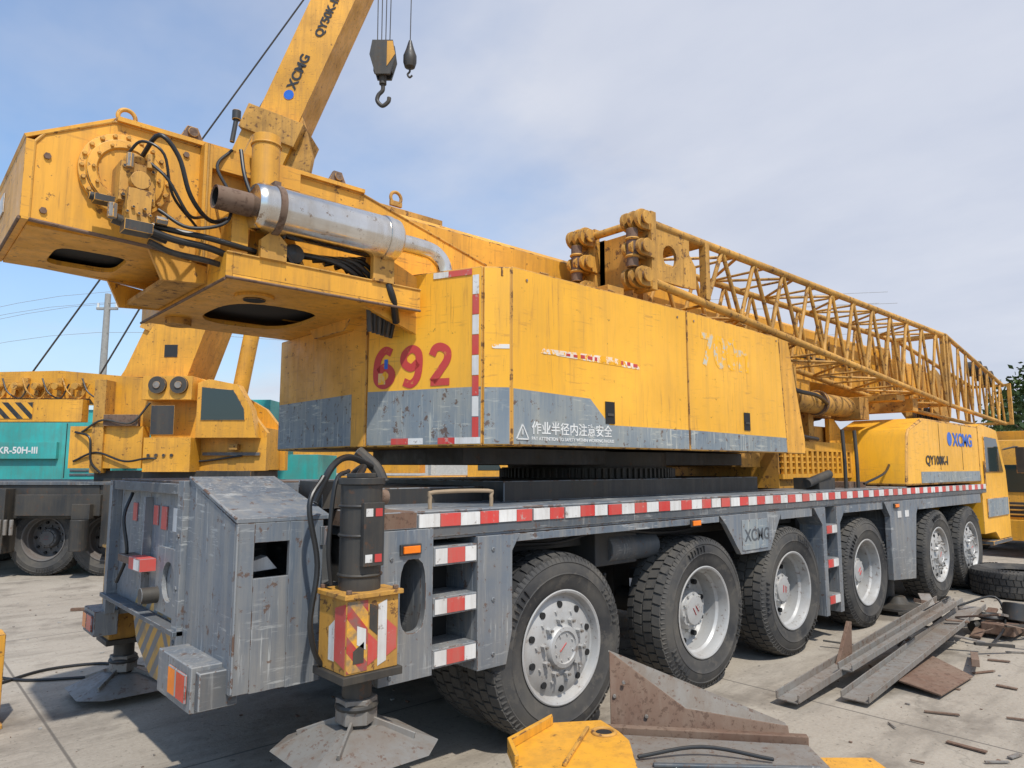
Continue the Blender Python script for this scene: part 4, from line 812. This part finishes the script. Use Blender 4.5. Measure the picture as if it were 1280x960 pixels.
me=bpy.data.meshes.new('ground'); me.from_pydata([(-900,-900,0),(900,-900,0),(900,900,0),(-900,900,0)],[],[(0,1,2,3)]); me.materials.append(m)
o=bpy.data.objects.new('ground',me); COL.objects.link(o)
Wl=Obj('perimeter_wall',(20,40,0)); p=Wl.part('wall',.02)
BR=flat('wall_render',(.42,.40,.36),.85); 
for k in range(20):
    a=FR*(-50+5*k)+FF*45; c_=FR*(-45.3+5*k)+FF*45; p.bar((a.x,a.y,1.1),(c_.x,c_.y,1.1),.25,2.2,BR); p.box(a.x-.3,a.x+.1,a.y-.2,a.y+.2,0,2.5,BR)
Wl.done()
def leafmat():
    m,nt,b=nmat('foliage'); co=objco(nt); v=ramp(nt,noise(nt,co,1.2,4,.6),.35,.65); c=mixc(nt,v,(.035,.065,.015),(.10,.15,.035)); nt.links.new(c,b.inputs['Base Color']); b.inputs['Roughness'].default_value=.6; return m
LM=leafmat(); BK=flat('bark',(.10,.075,.05),.9)
def tree(x,y,H,R_,seed):
    rn=random.Random(seed); T_=Obj('tree',(x,y,0)); t_=T_.part('trunk',0); l_=T_.part('crown',0)
    t_.cyl((x,y,0),(x,y,H*.5),.16,BK,r2=.09,n=10)
    blobs=[]
    for k in range(11):
        a=rn.uniform(0,6.28);e=rn.uniform(.0,1); rr=R_*rn.uniform(.3,.8)*(1-.5*e); q_=Vector((x+math.cos(a)*rr,y+math.sin(a)*rr,H*(.42+.5*e)))
        t_.cyl((x,y,H*rn.uniform(.3,.5)),q_,.06,BK,r2=.02,n=6); blobs.append((q_,R_*rn.uniform(.28,.5)))
    for q_,r_ in blobs:
        for k in range(330):
            v=Vector((rn.gauss(0,1),rn.gauss(0,1),rn.gauss(0,1))).normalized()*r_*rn.uniform(.5,1.08)
            c_=q_+v; u_=Vector((rn.gauss(0,1),rn.gauss(0,1),rn.gauss(0,1))).normalized(); w2=u_.cross(Vector((rn.random(),rn.random(),1))).normalized(); s_=rn.uniform(.07,.15)
            l_.add([c_-u_*s_,c_+w2*s_*.6,c_+u_*s_,c_-w2*s_*.6],[(0,1,2,3)],LM)
    T_.done()
for k,(rr_,ff,hh) in enumerate(((19.0,25,5.6),(22.5,27,6.5),(-30,42,5),(5,46,6),(28,38,6),(-22,47,5.5))):
    q_=FR*rr_+FF*ff; tree(q_.x,q_.y,hh,hh*.42,k+3)
# ================================================================== world, sun, camera
W=bpy.data.worlds.new('World'); scn.world=W; W.use_nodes=True; nt=W.node_tree; bg=nt.nodes['Background']
el=math.radians(58); az=Vector((-.35,-1,0)).normalized()
sk=nt.nodes.new('ShaderNodeTexSky'); sk.sky_type='NISHITA'; sk.sun_disc=False; sk.sun_elevation=el; sk.sun_rotation=math.atan2(az.x,az.y)%(2*math.pi); sk.air_density=1.2; sk.dust_density=1.2
tc=nt.nodes.new('ShaderNodeTexCoord'); sp=nt.nodes.new('ShaderNodeSeparateXYZ'); nt.links.new(tc.outputs['Generated'],sp.inputs[0])
zz=math_n(nt,'ADD',math_n(nt,'MAXIMUM',sp.outputs['Z'],0.),.22)
cx=math_n(nt,'DIVIDE',sp.outputs['X'],zz); cy=math_n(nt,'DIVIDE',sp.outputs['Y'],zz)
cmb=nt.nodes.new('ShaderNodeCombineXYZ'); nt.links.new(cx,cmb.inputs[0]); nt.links.new(cy,cmb.inputs[1])
na=noise(nt,cmb.outputs[0],1.1,6,.52); nb=noise(nt,cmb.outputs[0],2.6,5,.55,(1,.6,1))
dr=math_n(nt,'ADD',math_n(nt,'MULTIPLY',sp.outputs['X'],.62),math_n(nt,'MULTIPLY',sp.outputs['Y'],-.22))
cv=math_n(nt,'ADD',math_n(nt,'ADD',na,math_n(nt,'MULTIPLY',nb,.25)),dr)
fac=ramp(nt,cv,.42,.92,0.06,.96)
hz_=ramp(nt,sp.outputs['Z'],0.,.34,.62,0.)
fac=math_n(nt,'MAXIMUM',fac,hz_)
shade=ramp(nt,nb,.25,.75); cc=mixc(nt,shade,(5.7,6.2,7.5),(7.2,7.5,8.4))
skyc=mixc(nt,1.,sk.outputs[0],(1.35,1.70,2.0),'MULTIPLY')
out=mixc(nt,fac,skyc,cc); nt.links.new(out,bg.inputs[0]); bg.inputs[1].default_value=.10
S=bpy.data.lights.new('sun','SUN'); S.energy=4.1; S.angle=math.radians(1.); S.color=(1,.95,.87)
so=bpy.data.objects.new('sun',S); COL.objects.link(so); sv=Vector((az.x*math.cos(el),az.y*math.cos(el),math.sin(el))); so.rotation_euler=sv.to_track_quat('Z','Y').to_euler(); so.location=(0,0,30)
cam=bpy.data.cameras.new('camera'); cam.sensor_width=36; cam.lens=879/1280*36; cam.clip_end=3000; cam.clip_start=.05
co_=bpy.data.objects.new('camera',cam); COL.objects.link(co_); co_.location=(0,0,1.8); co_.rotation_euler=(math.radians(96.75),0,math.radians(47.9-90)); scn.camera=co_
scn.view_settings.view_transform='Standard'; scn.view_settings.look='None'; scn.view_settings.exposure=0
